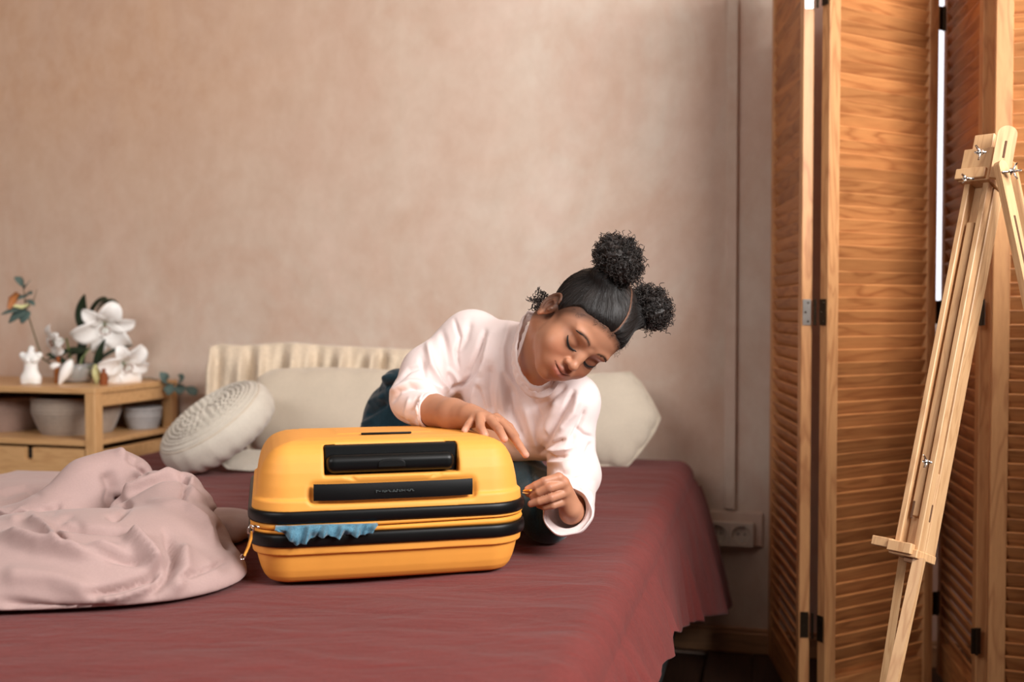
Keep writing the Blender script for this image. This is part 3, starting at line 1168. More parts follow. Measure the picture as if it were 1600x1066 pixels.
# right zip pull, the one being drawn
MB().tube([sloc(819, 767, 0.045), sloc(824, 766.5, 0.036), sloc(829, 766, 0.030)], [0.003, 0.0036, 0.0036], 8, flat=0.5).build('zip_tab', M_yel2, case, True)
MB().tube([sloc(817, 770, 0.045), sloc(822, 771, 0.036), sloc(826, 771, 0.034)], 0.0013, 8).build('zip_slider', M_chrome, case, True)

# blue garment caught in the opening
M_denim = fabric('denim', srgb(92, 140, 160), 0.85, 1400, 0.5, 60, 0.3, 0.002, dark=srgb(44, 82, 104))
ux = np.array([430, 438, 447, 462, 472, 480, 490, 500, 512, 522, 528, 536, 545, 555, 563, 570, 580, 589])
lo = np.array([824, 829, 836, 850, 847, 841, 838, 836, 834, 836, 837, 834, 833, 834, 834, 831, 828, 820])
def den(u, v):
    px = 430 + u * 159
    bl = np.interp(px, ux, lo); tp = np.interp(px, [430, 470, 520, 589], [822, 819, 817.5, 816])
    py = tp + (bl - tp) * v
    P = np.array([sloc(a, b, 0.0) for a, b in zip(px, py)])
    out = 0.0045 + 0.009 * np.sin(np.clip(v * 1.5, 0, 1) * math.pi / 2) + 0.0062 * (np.sin(u * 40 + v * 2) + 0.6 * np.sin(u * 77 + 1 + v * 3) + 0.5 * np.sin(u * 22 - v * 4)) * (0.25 + v)
    P[:, 1] -= out + 0.004 * (1 - (P[:, 0] / SWH) ** 2)
    tuck = v < 0.02
    P[tuck, 1] = 0.008
    return P @ np.stack([SX, SY, [0, 0, 1]]) + S_O
V, F = grid(den, 110, 16)
if (normals(V, F)[:, 1]).mean() > 0: F = F[:, ::-1]
V, F = solidify(V, F, 0.0018)
g_ = obj('denim_garment', npmesh('denim_garment', V, F), M_denim)
tag(g_, 'blue denim garment edge caught in the half-open zip of the yellow suitcase', 'clothing')

def casefn(P):
    q = P - S_O
    L_ = np.stack([q @ SX, q @ SY, q[:, 2]], 1)
    zz = 0.118 + (L_[:, 2] - 0.118) / slope(L_[:, 1])
    ins = np.where(L_[:, 2] > 0.118, np.interp(zz, zl, il), np.interp(L_[:, 2], zb, ib))
    d = rrect(L_[:, 0], L_[:, 1] + 0.004, SWH + 0.005, -0.005, SL + 0.005, SRC) + ins
    return np.maximum(np.maximum(d, L_[:, 2] - (0.1185 + 0.109 * slope(L_[:, 1]))), -L_[:, 2] - 0.02)


# ------------------------------------------------------------------ duvet
M_duv = fabric('rose_duvet', srgb(178, 151, 146), 0.8, 900, 0.15, 12, 0.25, 0.004, sheen=0.15, var=0.03)
dv = SDF()
def E_(px, py, Y, r, k=0.05, rz=0.0):
    dv.ell(W(px, py, Y), r, rotmat('Z', rz) if rz else None, k)
E_(60, 893, 1.62, (0.34, 0.20, 0.085), 0.05, -0.12)
E_(190, 880, 1.66, (0.165, 0.17, 0.080), 0.06, 0.25)
E_(268, 862, 1.70, (0.068, 0.12, 0.060), 0.05, 0.2)
dv.chain([W(205, 815, 1.80), W(262, 805, 1.80), W(292, 838, 1.72)], [0.042, 0.050, 0.044], 0.04)
dv.chain([W(95, 815, 1.92), W(142, 765, 1.97), W(180, 745, 2.0), W(205, 748, 2.02)], [0.07, 0.062, 0.050, 0.042], 0.025)
dv.chain([W(195, 800, 1.84), W(242, 772, 1.88), W(285, 768, 1.88), W(308, 790, 1.84)], [0.035, 0.040, 0.033, 0.028], 0.018)
E_(-20, 772, 2.22, (0.30, 0.26, 0.035), 0.03)
E_(340, 818, 1.98, (0.095, 0.12, 0.022), 0.02, 0.4)
E_(352, 832, 1.90, (0.040, 0.09, 0.026), 0.02)
E_(60, 838, 1.90, (0.16, 0.12, 0.065), 0.03)
# hollow between the rolls and the front swag
dv.chain([W(-30, 792, 1.84), W(40, 806, 1.80), W(85, 822, 1.78)], [0.030, 0.032, 0.016], 0.03, 's')
dv.chain([W(60, 842, 1.64), W(110, 852, 1.60), W(160, 857, 1.62), W(196, 850, 1.66)], [0.020, 0.024, 0.024, 0.012], 0.025, 's')
dv.chain([W(215, 905, 1.60), W(262, 880, 1.62), W(285, 845, 1.66), W(275, 815, 1.72)], [0.010, 0.016, 0.016, 0.010], 0.03, 's')
dv.chain([W(345, 900, 1.68), W(345, 860, 1.76), W(365, 835, 1.84)], [0.012, 0.016, 0.012], 0.02, 's')
dv.chain([W(150, 800, 1.86), W(185, 790, 1.88), W(205, 770, 1.92), W(225, 748, 1.99)], [0.012, 0.016, 0.016, 0.014], 0.014, 's')
dv.add(casefn, 0.01, 's')
dv.add(lambda P: BZ + 0.006 - P[:, 2], 0.0001, 'i')
V, F = dv.mesh((-1.15, 1.36, BZ - 0.01), (-0.40, 2.55, 0.83), 0.0048)
V = relax(V, F, 2)
V[:, 2] += 0.0
N = normals(V, F)
V = V + N * (wavenoise(V, 16, 21) * 0.007 - 0.010 * np.abs(wavenoise(V, 13, 27)) * np.clip((V[:, 2] - BZ - 0.01) * 30, 0, 1) + 0.0015 * wavenoise(V, 60, 22) * np.clip((V[:, 2] - BZ - 0.01) * 30, 0, 1))[:, None]
DL = [
 ([(0, 838), (60, 856), (130, 866), (190, 862)], 8, 0.012),
 ([(-5, 800), (22, 812), (40, 800), (60, 808)], 6, 0.008),
 ([(45, 812), (72, 828), (98, 858)], 6, 0.010),
 ([(80, 820), (106, 860)], 4, -0.014),
 ([(85, 818), (130, 826), (180, 830), (205, 832)], 4, -0.010),
 ([(200, 835), (235, 870), (252, 890)], 9, 0.012),
 ([(120, 862), (180, 872), (225, 880)], 5, -0.007),
 ([(140, 930), (190, 918), (235, 902), (255, 885)], 5, -0.010),
 ([(150, 940), (200, 930), (245, 915)], 5, 0.006),
 ([(258, 830), (272, 862), (262, 900), (235, 930)], 6, -0.008),
 ([(285, 850), (290, 890), (270, 925)], 9, 0.006),
 ([(270, 912), (315, 892), (357, 874)], 2.2, -0.006),
 ([(185, 778), (200, 792), (182, 808), (168, 806)], 4, -0.012),
 ([(190, 774), (235, 752), (283, 738)], 6, 0.008),
 ([(283, 740), (292, 762), (284, 782), (300, 790)], 3, -0.009),
 ([(300, 745), (296, 765), (322, 784)], 4, 0.006),
 ([(195, 712), (215, 730), (228, 748)], 4, -0.008),
 ([(180, 702), (208, 722), (222, 750)], 5, 0.006),
 ([(65, 800), (90, 790), (82, 805)], 4, -0.006),
 ([(90, 815), (110, 808), (130, 822)], 3, -0.004),
 ([(165, 735), (176, 762), (172, 790)], 9, -0.008),
 ([(235, 785), (290, 790), (320, 815), (335, 850)], 5, 0.006),
 ([(322, 790), (350, 795), (395, 802)], 4, 0.006),
 ([(345, 815), (352, 842), (360, 856)], 5, -0.010),
 ([(0, 900), (80, 905), (150, 925)], 14, 0.006),
 ([(0, 940), (90, 955), (190, 958)], 8, -0.006),
 ([(150, 950), (170, 965), (190, 975)], 4, -0.006),
 ([(0, 775), (40, 762), (60, 772)], 5, -0.006),
]
V = folds(V, F, [(p, w * 1.1, a_ * 2.3) for p, w, a_ in DL])
V = relax(V, F, 1, 0.4)
V[:, 2] = np.maximum(V[:, 2], BZ + 0.004)
V, F = biggest(V, F)
o = obj('duvet', npmesh('duvet', V, F), M_duv)
tag(o, 'rumpled dusty pink duvet piled on the left of the bed', 'duvet')

# ------------------------------------------------------------------ cushions
M_cotton = fabric('natural_cotton', srgb(206, 198, 184), 0.9, 500, 0.35, 20, 0.3, 0.004, var=0.04)
M_oat = fabric('oat_linen', srgb(204, 190, 170), 0.9, 600, 0.3, 14, 0.3, 0.005, var=0.04)
M_cream = fabric('cream_fleece', srgb(214, 196, 172), 0.95, 300, 0.5, 30, 0.5, 0.006, var=0.06)
M_stone = fabric('stone_linen', srgb(200, 188, 170), 0.9, 600, 0.3, 14, 0.3, 0.005, var=0.04)


def frame_from(n, up):
    n = np.asarray(n, float); n /= np.linalg.norm(n)
    x = np.cross(up, n); x /= np.linalg.norm(x)
    return np.stack([x, np.cross(n, x), n], 1)      # columns x, y, z


# round cushion: puffed disc with crocheted top and piping
RC = thing('round_cushion', 'round off-white cushion with crocheted top leaning on its edge', 'cushion', W(340, 667, 2.76))
R = frame_from((-0.46, -0.36, 0.81), (0.3, 0, 1))
RR, RT = 0.165, 0.060
def disc(u, v):
    a = u * 2 * math.pi
    s = v * 2 - 1                        # -1 bottom centre .. 1 top centre
    th = s * math.pi / 2
    r = RR * np.abs(np.cos(th)) ** 0.55
    z = RT * np.sign(s) * np.abs(np.sin(th)) ** 0.75
    r = r * (1 + 0.004 * np.sin(a * 17 + s * 3) * np.cos(th) ** 2 + 0.003 * np.sin(a * 29 + 3 * np.sin(a * 3)))
    z = z - 0.004 * np.sin(a * 23) * np.cos(th) ** 2 * (s < 0)
    return np.stack([r * np.cos(a), r * np.sin(a), z], 1) @ R.T
V, F = grid(disc, 96, 40, True)
if (normals(V, F) * V).sum() < 0: F = F[:, ::-1]
obj('cushion_body', npmesh('cushion_body', V, F), M_cotton, RC)
def topz(r):
    c = np.clip(r / RR, 0, 1) ** (1 / 0.55)
    return RT * (np.sqrt(np.maximum(0, 1 - c * c))) ** 0.75
def ringtube(r, tr_, wav=0, amp=0.0, dz=0.0, n=96):
    pts = []
    for i in range(n + 1):
        a = 2 * math.pi * i / n
        q = r + amp * math.sin(wav * a)
        pts.append(R @ np.array([q * math.cos(a), q * math.sin(a), topz(q) + dz + (0.002 * abs(math.sin(wav * a / 2)) if wav else 0)]))
    return MB().tube(pts, tr_, 6, cap=False)
mcro = MB()
for r, tr_, w_, am in ((0.146, 0.0024, 0, 0), (0.134, 0.0023, 48, 0.0035), (0.124, 0.0023, 0, 0), (0.113, 0.0023, 40, 0.004), (0.100, 0.0023, 36, 0.004), (0.086, 0.0024, 28, 0.006), (0.070, 0.003, 24, 0.006), (0.055, 0.003, 16, 0.006), (0.040, 0.003, 12, 0.006), (0.025, 0.003, 8, 0.005), (0.010, 0.003, 0, 0)):
    t_ = ringtube(r, tr_, w_, am, 0.0005)
    mcro.add(t_.V, t_.F)
mcro.build('crocheted_top', M_cotton, RC, True)
ringtube(0.152, 0.0022).build('piping', M_oat, RC, True)


def pillow(name, label, cat, cen, nrm, up, outline, T, m, seed, pw=2.6, wob=0.006, seam=True, extra=None):
    """stuffed cushion over a star-shaped outline given in its own plane"""
    t = thing(name, label, cat, cen)
    R = frame_from(nrm, up)
    outline = np.array(outline, float)
    ang = np.arctan2(outline[:, 1], outline[:, 0])
    o_ = np.argsort(ang); outline = outline[o_]; ang = ang[o_]
    closed = np.vstack([outline, outline[:1]])
    def rad(a):
        d = np.stack([np.cos(a), np.sin(a)], 1)
        best = np.full(len(a), 9.0)
        for i in range(len(outline)):
            p, q = closed[i], closed[i + 1]; e = q - p
            den = d[:, 0] * e[1] - d[:, 1] * e[0]
            den = np.where(np.abs(den) < 1e-9, 1e-9, den)
            tt = (p[0] * e[1] - p[1] * e[0]) / den
            s_ = (p[0] * d[:, 1] - p[1] * d[:, 0]) / den
            ok = (tt > 0) & (s_ >= -0.001) & (s_ <= 1.001)
            best = np.where(ok & (tt < best), tt, best)
        return best
    def f(u, v):
        a = u * 2 * math.pi
        s = v * 2 - 1
        r = rad(a)
        q = 1 - np.abs(s)
        q = np.sin(q * math.pi / 2)                     # 0 centre.. 1 rim
        rr_ = r * q
        X_, Y_ = rr_ * np.cos(a), rr_ * np.sin(a)
        acc = np.zeros(len(a))
        for i in range(len(outline)):
            p_, q_ = closed[i], closed[i + 1]; e_ = q_ - p_
            h_ = np.clip(((X_ - p_[0]) * e_[0] + (Y_ - p_[1]) * e_[1]) / (e_ @ e_), 0, 1)
            dd_ = np.hypot(X_ - p_[0] - h_ * e_[0], Y_ - p_[1] - h_ * e_[1])
            acc += np.exp(-dd_ / 0.012)
        dist = np.maximum(-np.log(acc) * 0.012, 0) * (q < 0.999)
        z = np.sign(s) * T * np.sqrt(1 - (1 - np.minimum(dist / 0.085, 1)) ** 2) * (1 - 0.12 * q)
        P = np.stack([rr_ * np.cos(a), rr_ * np.sin(a), z], 1)
        P[:, 2] += wob * wavenoise(P, 18, seed) * (1 - q ** 3)
        P[:, 2] += 0.0025 * np.sin(a * 14 + 2 * np.sin(a * 5 + seed)) * np.clip(q - 0.6, 0, 1) * np.clip((1 - q) * 12, 0, 1)
        return P @ R.T
    V, F = grid(f, 120, 44, True)
    if (normals(V, F) * V).sum() < 0: F = F[:, ::-1]
    obj('cushion_body', npmesh(name, V, F), m, t)
    if seam:
        pts = []
        for i in range(121):
            a = np.array([2 * math.pi * i / 120])
            r = rad(a)[0]
            pts.append(R @ np.array([r * math.cos(a[0]), r * math.sin(a[0]), 0]))
        MB().tube(pts, 0.0022, 6, cap=False).build('seam', m, t, True)
    return t, R, rad


def rrpoly(w, h, r, n=6, sk=0.0):
    P = []
    for cx, cy, a0 in ((w - r, h - r, 0), (-w + r, h - r, 90), (-w + r, -h + r, 180), (w - r, -h + r, 270)):
        for i in range(n + 1):
            a = math.radians(a0 + 90 * i / n)
            P.append((cx + r * math.cos(a) + sk * cy, cy + r * math.sin(a)))
    return P
NR = -rv
pillow('cream_cushion', 'cream fringed cushion against the wall, behind the grey-beige one', 'cushion', W(505, 622, 3.20), NR + [0, 0, 0.12], (0, 0, 1), rrpoly(0.29, 0.150, 0.03), 0.035, M_cream, 3)
# its fringed border: loose tufted strands falling over the front
cc = thing('fleece_throw', 'cream tufted throw draped over the left of the cushions by the wall', 'throw', W(415, 600, 3.12))
o3 = W(415, 600, 3.12)
def thr(u, v):
    px = 326 + u * 320
    py = np.interp(px, [326, 345, 380, 430, 462, 500, 560, 646], [541, 536, 539, 535, 534, 538, 541, 545]) + v * np.interp(px, [326, 400, 480, 560, 646], [92, 100, 78, 52, 30])
    Y = 3.15 - 0.045 * np.sin(np.clip(v * 2.2, 0, 1) * math.pi / 2) - 0.016 * v
    wv = 0.020 * np.sin(px / 8.5 + 1.2 * np.sin(px / 31)) + 0.011 * np.sin(px / 4.1 + v * 2)
    P = np.array([W(a, b, y) for a, b, y in zip(px, py, Y + wv * (0.25 + 0.75 * np.clip(v * 3, 0, 1)) - 0.15 * (px - 480) / 1600)])
    return P - o3
V, F = grid(thr, 170, 26)
if normals(V, F)[:, 1].mean() > 0: F = F[:, ::-1]
V, F = solidify(V, F, 0.012)
V = relax(V, F, 1, 0.3)
obj('draped_cloth', npmesh('draped_cloth', V, F), M_cream, cc)

def outl(pts, cen, R, Y):
    o_ = []
    for px, py in pts:
        d = W(px, py, 1.0) - CAM
        n = R[:, 2]
        t = ((cen - CAM) @ n) / (d @ n)
        q = (CAM + d * t - cen) @ R
        o_.append((q[0], q[1]))
    return o_
def pillow_px(name, label, c, Y, nrm, pts, T, m, seed, **kw):
    cen = W(*c, Y); R = frame_from(nrm, (0, 0, 1))
    return pillow(name, label, 'cushion', cen, nrm, (0, 0, 1), outl(pts, cen, R, Y), T, m, seed, **kw)
pillow_px('square_cushion', 'large grey-beige cushion between the round cushion and the girl', (520, 645), 2.985, NR + [0, 0, 0.45],
          [(392, 690), (388, 640), (402, 590), (425, 578), (480, 575), (560, 576), (620, 580), (662, 592), (668, 650), (660, 700), (600, 712), (520, 714), (430, 712), (398, 708), (384, 700)], 0.060, M_oat, 5)
pillow_px('small_white_cushion', 'small white cushion lying flat under the round cushion', (385, 718), 2.74, (0.1, -0.5, 0.8),
          [(345, 724), (350, 712), (385, 702), (420, 704), (428, 720), (420, 734), (390, 736), (355, 733)], 0.014, M_cotton, 9, seam=False)
pillow_px('square_cushion', 'stone-coloured cushion standing on a corner to the right of the girl', (945, 660), 2.865, NR + [0.1, 0, 0.50],
          [(872, 612), (900, 590), (925, 585), (985, 582), (1001, 598), (1018, 625), (1032, 654), (1022, 676), (1001, 706), (976, 734), (950, 731), (925, 725), (885, 719), (866, 665)], 0.045, M_stone, 7, wob=0.003)

# ------------------------------------------------------------------ easel
es = thing('easel', 'light beech tripod easel standing folded before the folding screen', 'easel', W(1440, 1040, 1.72) * [1, 1, 0])
eo = np.array(es.location)
T1, T2 = W(1549, 262, 1.82), W(1434, 864, 1.68)
ax = (T2 - T1); LM = np.linalg.norm(ax); ax /= LM
side = np.array([math.cos(math.radians(-36)), math.sin(math.radians(-36)), 0.0])
fx = np.array([0.80, 0.60, 0]) ; fx = -fx                # along the channel front, to the left
fx = np.array([-0.64, 0.77, 0]); fx -= ax * (fx @ ax); fx /= np.linalg.norm(fx)
dy = np.cross(ax, fx); dy /= np.linalg.norm(dy)
if dy @ (T1 - CAM) < 0: dy = -dy                          # away from the camera
RE = np.stack([fx, dy, -ax], 1)
if np.linalg.det(RE) < 0:
    RE[:, 1] *= 1
def ebox(name, x0, x1, y0, y1, s0, s1, m=M_easel, parent=None, bev=0.0012):
    """x across the front, y into depth, s metres down the mast from its top"""
    c = T1 + fx * (x0 + x1) / 2 + dy * (y0 + y1) / 2 + ax * (s0 + s1) / 2
    mb = MB().box((0, 0, 0), (x1 - x0, y1 - y0, s1 - s0), None, bev)
    o = mb.build(name, m, parent or es)
    M4 = Matrix(np.vstack([np.hstack([RE, (c - eo)[:, None]]), [0, 0, 0, 1]]).tolist())
    if parent is not None:
        o.matrix_parent_inverse = parent.matrix_basis.inverted()
    o.matrix_basis = M4
    return o
FWm, DM = 0.044, 0.060
rail_r = ebox('mast_rail', 0, 0.010, 0, 0.019, -0.02, LM)
ebox('mast_rail', 0, 0.010, 0.026, DM, -0.02, LM)
ebox('mast_rail', 0, 0.0085, 0.0188, 0.0262, LM * 0.80, LM)
ebox('mast_rail', 0, 0.0085, 0.0188, 0.0262, -0.02, 0.03)
ebox('mast_groove_floor', 0.010, 0.013, 0.012, 0.034, 0.02, LM - 0.02, M_skirt)
rail_l = ebox('mast_rail', FWm - 0.010, FWm, 0, DM, 0.02, LM)
ebox('mast_back', 0.010, FWm - 0.010, 0.020, 0.032, 0.0, LM)
ebox('sliding_bar', 0.015, FWm - 0.015, 0.006, 0.0195, 0.10, LM - 0.06)
for xx in (-0.0006, FWm - 0.0104 - 0.001):
    pass
M_slot = plain('slot_shadow_wood', srgb(96, 62, 38), 0.8)  # dark strips carry the shade of slots that are not cut
ebox('slot_shade', -0.0006, 0.003, 0.016, 0.021, LM - 0.085, LM - 0.055, M_slot, None, 0.0008)
ebox('slot_shade', FWm - 0.020, FWm - 0.016, 0.0045, 0.0065, LM - 0.085, LM - 0.055, M_slot, None, 0.0008)
# tray at the foot of the mast
tray = ebox('tray', -0.002, FWm + 0.004, -0.006, DM, LM - 0.004, LM + 0.010)
ebox('tray_lip', FWm - 0.002, FWm + 0.036, -0.010, 0.006, LM - 0.014, LM + 0.002, M_easel, tray)
ebox('tray_lip', 0.006, FWm + 0.004, -0.014, 0.000, LM - 0.012, LM + 0.006, M_easel, tray)
ebox('foot_collar', 0.004, 0.026, 0.006, 0.034, LM + 0.010, LM + 0.018, M_skirt)
# clamp head and tongue
hd = ebox('clamp_head', -0.004, FWm + 0.006, -0.012, DM - 0.004, -0.035, 0.028)
cl = MB()
prof = [(-0.014, -0.055), (0.036, -0.062), (0.036, -0.030), (-0.014, -0.030)]
ebox('clamp_head', 0.004, FWm - 0.004, -0.004, DM + 0.004, -0.066, -0.033, M_easel, hd)
ebox('clamp_jaw', 0.0, FWm + 0.010, -0.020, -0.010, 0.006, 0.026, M_easel, hd)
def pxbar(name, a, b, wx, wd, rnd=False, m=M_easel, slot_shade=None, parent=None, yaw=-0.64):
    """a flat bar between two points, wide face turned by yaw"""
    a = np.asarray(a); b = np.asarray(b)
    d = b - a; L = np.linalg.norm(d); d /= L
    w = np.array([math.cos(yaw), math.sin(yaw), 0]); w -= d * (w @ d); w /= np.linalg.norm(w)
    t = np.cross(w, d)
    R_ = np.stack([w, t, d], 1)
    mb = MB()
    n = 10
    # outline with rounded start
    out = []
    for i in range(n + 1):
        q = math.pi * i / n
        out.append((-wx / 2 * math.cos(q) * -1, wx / 2 - wx / 2 * math.sin(q)) if rnd else (wx / 2 * math.cos(q), 0.0))
    if rnd:
        out = [(wx / 2 * math.cos(math.pi * i / n), wx / 2 - wx / 2 * math.sin(math.pi * i / n)) for i in range(n + 1)]
    else:
        out = [(wx / 2, 0), (-wx / 2, 0)]
    out += [(-wx / 2, L), (wx / 2, L)]
    k = len(out)
    V = [(x, -wd / 2, z) for x, z in out] + [(x, wd / 2, z) for x, z in out]
    F = [tuple(range(k)), tuple(range(2 * k - 1, k - 1, -1))] + [(i, i + k, (i + 1) % k + k, (i + 1) % k) for i in range(k)]
    mb.add(V, F)
    o = mb.build(name, m, parent or es)
    bm_fix(o)
    if slot_shade:
        s0, s1, sw = slot_shade
        q = MB().box((0, 0, (s0 + s1) / 2), (sw, wd + 0.0015, s1 - s0), None, 0.0008).build('slot_shade', M_slot, o)
    M4 = Matrix(np.vstack([np.hstack([R_, (a - eo)[:, None]]), [0, 0, 0, 1]]).tolist())
    o.matrix_basis = M4
    return o
import bmesh
def bm_fix(o):
    bm = bmesh.new(); bm.from_mesh(o.data)
    bmesh.ops.recalc_face_normals(bm, faces=bm.faces)
    bm.to_mesh(o.data); bm.free()
pxbar('mast_tongue', W(1576, 198, 1.80), W(1561, 280, 1.785), 0.032, 0.010, True, slot_shade=(0.028, 0.060, 0.004), yaw=-0.3)
# folded rear legs, hinged at the head
pxbar('leg', W(1562, 252, 1.775), W(1700, 900, 1.62), 0.022, 0.012, True, slot_shade=(0.10, 0.62, 0.005), yaw=0.45)
pxbar('leg', W(1576, 252, 1.80), W(1714, 900, 1.645), 0.020, 0.014, True, yaw=-0.75)
# lower legs down to the floor
def floorpt(p, q):
    p = np.asarray(p); q = np.asarray(q); t = p[2] / (p[2] - q[2]); return p + (q - p) * t
a, b = W(1437, 872, 1.685), W(1395, 1066, 1.64)
pxbar('leg', a, floorpt(a, b), 0.017, 0.013, yaw=-0.7)
a, b = W(1412, 865, 1.76), W(1381, 1066, 1.80)
pxbar('leg', a, floorpt(a, b), 0.013, 0.012, yaw=-0.5)
a, b = W(1700, 895, 1.62), W(1745, 1100, 1.58)
pxbar('leg', a, floorpt(a, b), 0.022, 0.020, yaw=0.3)
# wing bolts
def wingbolt(px, py, Y, d, s=1.0):
    p = W(px, py, Y) - eo
    d = np.array(d, float); d /= np.linalg.norm(d)
    R_ = frame_from(d, (0, 0.2, 1))
    mb = MB().tube([p - d * 0.012, p + d * 0.016 * s], 0.0022, 8)
    mb.tube([p, p + d * 0.006], 0.0052 * s, 12)
    for sg in (-1, 1):
        mb.tube([p + d * 0.004, p + d * 0.007 + sg * R_[:, 1] * 0.007 * s, p + d * 0.011 + sg * R_[:, 1] * 0.0125 * s], [0.0028, 0.003, 0.0024], 8, flat=0.6)
    return mb.build('wing_bolt', M_chrome, es, True)
wingbolt(1533, 238, 1.765, (-1, -0.6, -0.1))
wingbolt(1578, 268, 1.755, (1, -0.5, 0.05), 1.15)
wingbolt(1449, 722, 1.695, (-0.8, -0.7, 0.2), 0.8)
wingbolt(1512, 279, 1.79, (-1, -0.3, 0), 0.6)

# ------------------------------------------------------------------ the girl
HC = np.array([0.1171, 1.800, 0.9710]); HS = 0.9277
HR = np.array([[-0.60177399, 0.10028315, 0.79234547], [-0.49663952, -0.82393574, -0.27290857], [0.62547362, -0.55773935, 0.54562768]])
girl = thing('person', 'girl in pale pink top with two curly hair puffs leaning over the yellow suitcase', 'person', (0.0, 2.05, BZ))
GO = np.array([0.0, 2.05, BZ])


def H2W(p):
    return HC + HS * (np.asarray(p, float) @ HR.T)


def W2H(P):
    return ((P - HC) @ HR) / HS


def headtf(fn):
    return lambda P: HS * fn(((P - HC) @ HR) / HS)


body = SDF()
def he(c, r, k=0.008, op='u', rx=0, rz=0, ry=0):
    R = None
    if rx or rz or ry:
        R = rotmat('Z', rz) @ rotmat('Y', ry) @ rotmat('X', rx)
    body.ell(c, r, R, k, op, headtf)
def hc(pts, rs, k=0.006, op='u'):
    body.chain(pts, rs, k, op, headtf)

# skull and face
he((0, -0.016, 0.038), (0.0715, 0.092, 0.077), 0.01)
he((0, 0.026, 0.014), (0.0605, 0.055, 0.070), 0.02)
he((0, 0.022, -0.046), (0.0550, 0.052, 0.050), 0.024)
he((0, 0.055, -0.0850), (0.021, 0.018, 0.015), 0.024)
for s in (-1, 1):
    he((s * 0.034, 0.050, -0.037), (0.0245, 0.022, 0.025), 0.020)
    he((s * 0.020, 0.062, -0.062), (0.014, 0.012, 0.014), 0.016)
    he((s * 0.028, 0.0700, 0.0175), (0.021, 0.010, 0.007), 0.012, rz=-s * 0.25)        # brow ridge
    he((s * 0.029, 0.0880, -0.0065), (0.017, 0.0160, 0.0105), 0.010, 's')               # socket
    he((s * 0.0280, 0.0580, -0.0050), (0.0190, 0.0178, 0.0160), 0.004)                  # lowered upper lid over the eye
# nose
hc([(0, 0.0755, 0.004), (0, 0.0815, -0.012), (0, 0.0905, -0.0275)], [0.0070, 0.0068, 0.0082], 0.010)
he((0, 0.0918, -0.0305), (0.0090, 0.0082, 0.0076), 0.006)
for s in (-1, 1):
    he((s * 0.0105, 0.0835, -0.0325), (0.0060, 0.0075, 0.0056), 0.004)
    he((s * 0.0062, 0.0890, -0.0395), (0.0028, 0.0042, 0.0026), 0.002, 's')
# mouth: a closed smile
he((0, 0.0715, -0.0545), (0.023, 0.014, 0.014), 0.012)
hc([(-0.0215, 0.0725, -0.0510), (-0.010, 0.0815, -0.0527), (-0.0035, 0.0850, -0.0513), (0, 0.0848, -0.0525), (0.0035, 0.0850, -0.0513), (0.010, 0.0815, -0.0527), (0.0215, 0.0725, -0.0510)],
   [0.0018, 0.0036, 0.0042, 0.0040, 0.0042, 0.0036, 0.0018], 0.0035)
hc([(-0.0185, 0.0735, -0.0545), (-0.009, 0.0805, -0.0605), (0, 0.0830, -0.0620), (0.009, 0.0805, -0.0605), (0.0185, 0.0735, -0.0545)],
   [0.0018, 0.0044, 0.0052, 0.0044, 0.0018], 0.0035)
hc([(-0.0225, 0.0755, -0.0515), (-0.012, 0.0845, -0.0555), (0, 0.0895, -0.0567), (0.012, 0.0845, -0.0555), (0.0225, 0.0755, -0.0515)],
   [0.0010, 0.0013, 0.0013, 0.0013, 0.0010], 0.0018, 's')
# ears
for s in (-1, 1):
    e0 = np.array([s * 0.0665, -0.014, -0.012])
    ry = s * 0.25
    he(e0 + [s * 0.002, 0, 0], (0.0060, 0.0150, 0.0260), 0.006, rz=s * 0.35, rx=-0.12)
    rim = []
    for i in range(11):
        a = math.radians(-60 + i * 25)
        rim.append(e0 + np.array([s * (0.0065 + 0.003 * math.sin(a) - 0.001), -0.0155 * math.cos(a) * -1 * -1 + 0.001 * 0, 0.0215 * math.sin(a) + 0.004]))
    rim = []
    for i in range(12):
        a = math.radians(35 + i * 19.5)       # from the front root, over the top, down the back
        y = 0.0145 * math.cos(a) ; z = 0.0235 * math.sin(a) + 0.003
        rim.append(e0 + np.array([s * (0.0040 + 0.0062 * (1 - math.cos(a)) / 2), y, z]))
    hc(rim, [0.0024] + [0.0030] * 10 + [0.0032], 0.002)
    he(e0 + [s * 0.0050, 0.001, -0.0235], (0.0040, 0.0065, 0.0080), 0.004)               # lobe
    he(e0 + [s * 0.0085, 0.0015, -0.001], (0.0050, 0.0068, 0.0115), 0.003, 's')          # hollow
    hc([e0 + [s * 0.0060, 0.0055, 0.010], e0 + [s * 0.0072, -0.004, 0.009], e0 + [s * 0.0076, -0.0072, -0.004], e0 + [s * 0.0062, -0.002, -0.014]], [0.0018, 0.0020, 0.0020, 0.0022], 0.002)
    hc([e0 + [s * 0.0045, 0.0105, -0.002], e0 + [s * 0.0050, 0.0100, -0.008]], [0.0032, 0.0030], 0.003)
# neck and trunk
nk0 = H2W((0, -0.018, -0.055)); nk1 = W(836, 592, 1.925)
body.con(nk0, nk1, 0.0375, 0.037, 0.018)
body.con(H2W((0.018, -0.045, -0.050)), W(838, 578, 1.905), 0.0335, 0.036, 0.02)
body.con(H2W((0, 0.012, -0.06)), W(840, 582, 1.885), 0.024, 0.028, 0.02)
HIPC = np.array([-0.185, 2.27, 0.745])
ShR, ShL = W(737, 532, 2.03), W(893, 628, 1.90)
mid = (ShR + ShL) / 2
body.con(ShR, ShL, 0.036, 0.036, 0.03)
chest = W(795, 610, 2.04); waist = W(740, 640, 2.15)
body.ell(chest, (0.095, 0.07, 0.085), None, 0.04)
body.con(chest, waist, 0.072, 0.070, 0.03)
body.con(waist, HIPC, 0.070, 0.085, 0.03)
